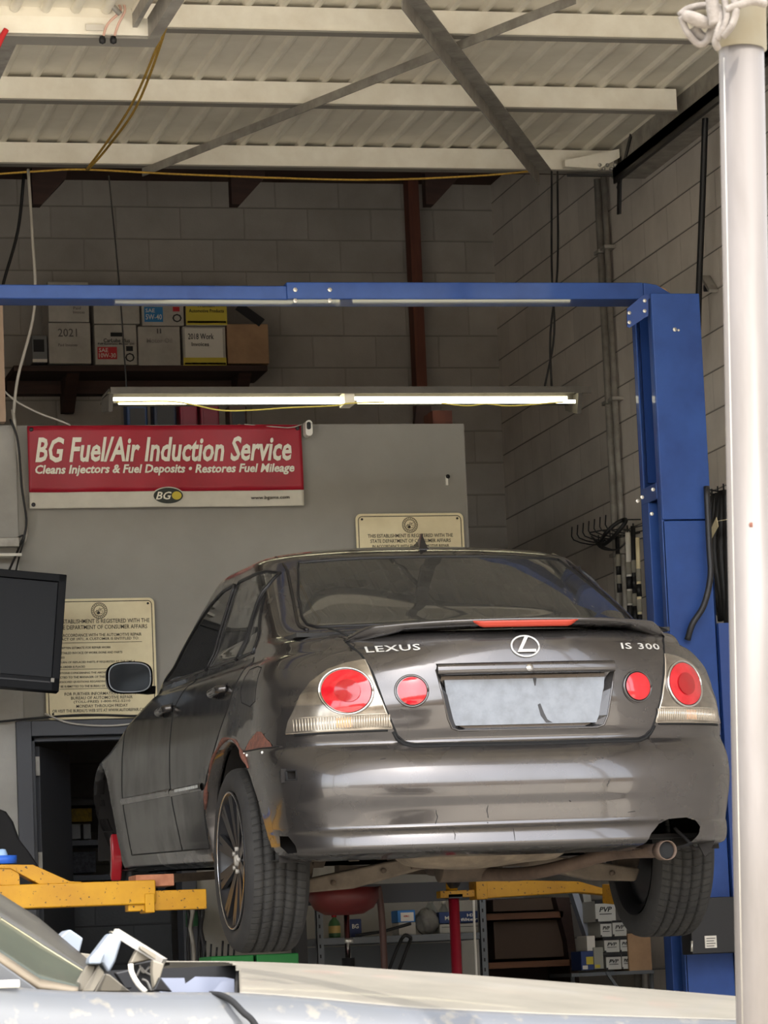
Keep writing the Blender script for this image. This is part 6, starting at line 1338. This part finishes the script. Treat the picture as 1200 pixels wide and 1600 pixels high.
rel(MB().box((rx_.x - 1.5, 4.5, zr_), (at(-330, 1265, Y=4.47).x, 5.9, zr_ + .06)).build('roof', mSil, fc, bevel=.02)); rel(MB().box((rx_.x - 1.5, 4.47, 1.10), (at(-330, 1265, Y=4.47).x, 4.50, zr_ + .02)).build('side_window', mWsc, fc)); rel(MB().box((rx_.x - 1.5, 4.42, .3), (at(-250, 1540, Y=4.45).x, 4.46, 1.12)).build('door', mSil, fc, bevel=.01))
# broken bracket pieces at the screen base
mSilP = mat('silver_painted_plastic', (140, 148, 158), .35, metal=.2); mPrim = mat('beige_plastic', (124, 117, 103), .6)  # beige plastic for the bracket legs, mounts and housings
slab([(172, 1457), (191, 1468), (181, 1502), (170, 1522), (158, 1505), (138, 1502), (153, 1482)], 4.6, .035, mSilP, 'bracket_cap', .004); slab([(153, 1483), (165, 1490), (158, 1507), (138, 1507), (140, 1497)], 4.585, .03, mSilP, 'bracket_clip', .003)
slab([(138, 1508), (150, 1509), (134, 1549), (112, 1549)], 4.61, .02, mPrim, 'bracket_leg'); slab([(154, 1507), (164, 1519), (146, 1550), (128, 1550)], 4.605, .02, mPrim, 'bracket_leg')
slab([(165, 1521), (172, 1523), (205, 1550), (150, 1550)], 4.66, .02, mPrim, 'bracket_gusset'); slab([(93, 1465), (106, 1453), (111, 1453), (130, 1466), (124, 1489), (96, 1470)], 5.05, .06, mSilP, 'far_cap', .005)
slab([(126, 1489), (142, 1491), (140, 1503), (118, 1500)], 5.0, .03, mPrim, 'far_mount')
rel(MB().bar(at(180, 1456, Y=4.62), at(256, 1503, Y=4.58), .012, .009).build('linkage_bar', mGalv, fc)); slab([(172, 1455), (184, 1455), (194, 1466), (188, 1472)], 4.62, .02, mPrim, 'linkage_end')
slab([(221, 1477), (259, 1501), (256, 1508), (218, 1482)], 4.58, .04, mPrim, 'motor_flange'); slab([(213, 1485), (226, 1482), (238, 1499), (203, 1506)], 4.6, .02, mPrim, 'motor_housing'); slab([(239, 1500), (257, 1506), (250, 1530), (242, 1550), (238, 1520)], 4.57, .02, mPrim, 'motor_housing')
rel(MB().tube([at(204, 1506, Y=4.59), at(206, 1520, Y=4.59), at(216, 1538, Y=4.59), at(228, 1550, Y=4.59)], .0035, 8, sub=4).build('housing_rim', mPurl, fc)); slab([(207, 1507), (238, 1500), (241, 1550), (226, 1550), (211, 1530)], 4.63, .02, mBlack, 'housing_cavity')
slab([(240, 1548), (250, 1526), (270, 1550)], 4.56, .02, mTrimB, 'rubber_corner')
mb = MB()
for P in (((214, 1525), (220, 1512), (226, 1518), (236, 1524)), ((218, 1508), (224, 1520), (234, 1510)), ((222, 1530), (230, 1534), (236, 1548))): mb.tube([at(u, v, Y=4.62) for u, v in P], .0015, 5, sub=3)
rel(mb.build('loose_wires', mGalv, fc))
slab([(180, 1520), (206, 1514), (206, 1545), (196, 1545)], 4.9, .02, mBlack, 'dark_gap')
for x in (.1, 2.1): rel(MB().ring([(.2, 0), (.3, 0), (.32, .03), (.32, .17), (.3, .2), (.2, .2)], (x, 4.47, .32), (0, 1, 0), 40).build('tyre', mTyre, fc))
rel(MB().box((-.4, 4.6, .3), (2.3, 5.6, .9)).build('inner_body', mBlack, fc))
# pole
mPole = mat('weathered_white_pole', (112, 106, 101), .45, rgb2=(96, 90, 84), nscale=5, metal=.15, stretch=(3, 3, .5))
pa, pb = at(1158, 60, Y=4.0), at(1187, 1600, Y=4.0); d = (pa - pb).normalized(); base = pb - d * (pb.z / d.z); top = pa + d * .5
pl_ = empty('pole', base, label='weathered white metal pole at the right edge in the foreground', cat='pole')
rel(MB().cyl(base, pa, .0278, 40).build('tube', mPole, pl_)); rel(MB().cyl(at(1159, 78, Y=4.0), top, .0308, 40).build('collar', mat('cream_sleeve', (126, 120, 104), .5, rgb2=(120, 110, 88), nscale=12), pl_))
rel(MB().tube([at(1131 + .0195 * (v - 100), v, Y=3.975) for v in (90, 500, 1000, 1600)], .0008, 6).build('seam', mGalv, pl_))
hc = at(1175, 820, Y=3.973); rel(MB().ring([(0, 0), (.0028, 0), (.0036, .001)], hc, (0, 1, 0), 14).build('rust_hole', mRust, pl_))
mCl = mat('white_cloth', (124, 117, 109), .9, rgb2=(98, 91, 84), nscale=30, bump=.4, bscale=80)
kn = empty('cloth_knot', at(1100, 70, Y=3.97), label='knotted white cloth strip tied round the top of the pole', cat='cloth')
def tb(P, r, nm, Y=3.965): return rel(MB().tube([at(u, v, Y=Y + dy) for u, v, dy in P], r, 10, sub=6).build(nm, mCl, kn))
tb([(1066, 22, 0), (1082, 28, -.004), (1100, 35, -.004), (1116, 38, 0)], lambda t: .004 + .0045 * max(0, math.sin(PI * min(1, t * 1.05)))**.5, 'tucked_end')
tb([(1062, 24, .01), (1075, 14, .01), (1098, 9, .01), (1118, 12, .01), (1128, 26, .005)], .0045, 'upper_loop'); tb([(1064, 26, .008), (1074, 50, .006), (1090, 68, .006), (1102, 66, .004), (1110, 48, .004), (1116, 36, .004)], .0042, 'lower_loop')
tb([(1084, 42, .012), (1094, 56, .012), (1106, 60, .01), (1118, 50, .006)], .0065, 'cloth_fold'); tb([(1122, 10, -.01), (1126, 30, -.02), (1122, 50, -.022), (1118, 66, -.02), (1122, 76, -.015)], .0045, 'wrap')
tb([(1132, 0, -.02), (1136, 24, -.028), (1130, 46, -.028), (1120, 62, -.022)], .0042, 'wrap'); tb([(1146, -6, -.028), (1150, 18, -.033), (1142, 42, -.032), (1128, 58, -.026)], .0045, 'wrap'); tb([(1112, -8, -.012), (1114, 16, -.014), (1118, 40, -.016)], .008, 'wrap')
tb([(1196, 6, -.028), (1176, 2, -.034), (1154, 8, -.034), (1134, 16, -.028)], .005, 'wrap')
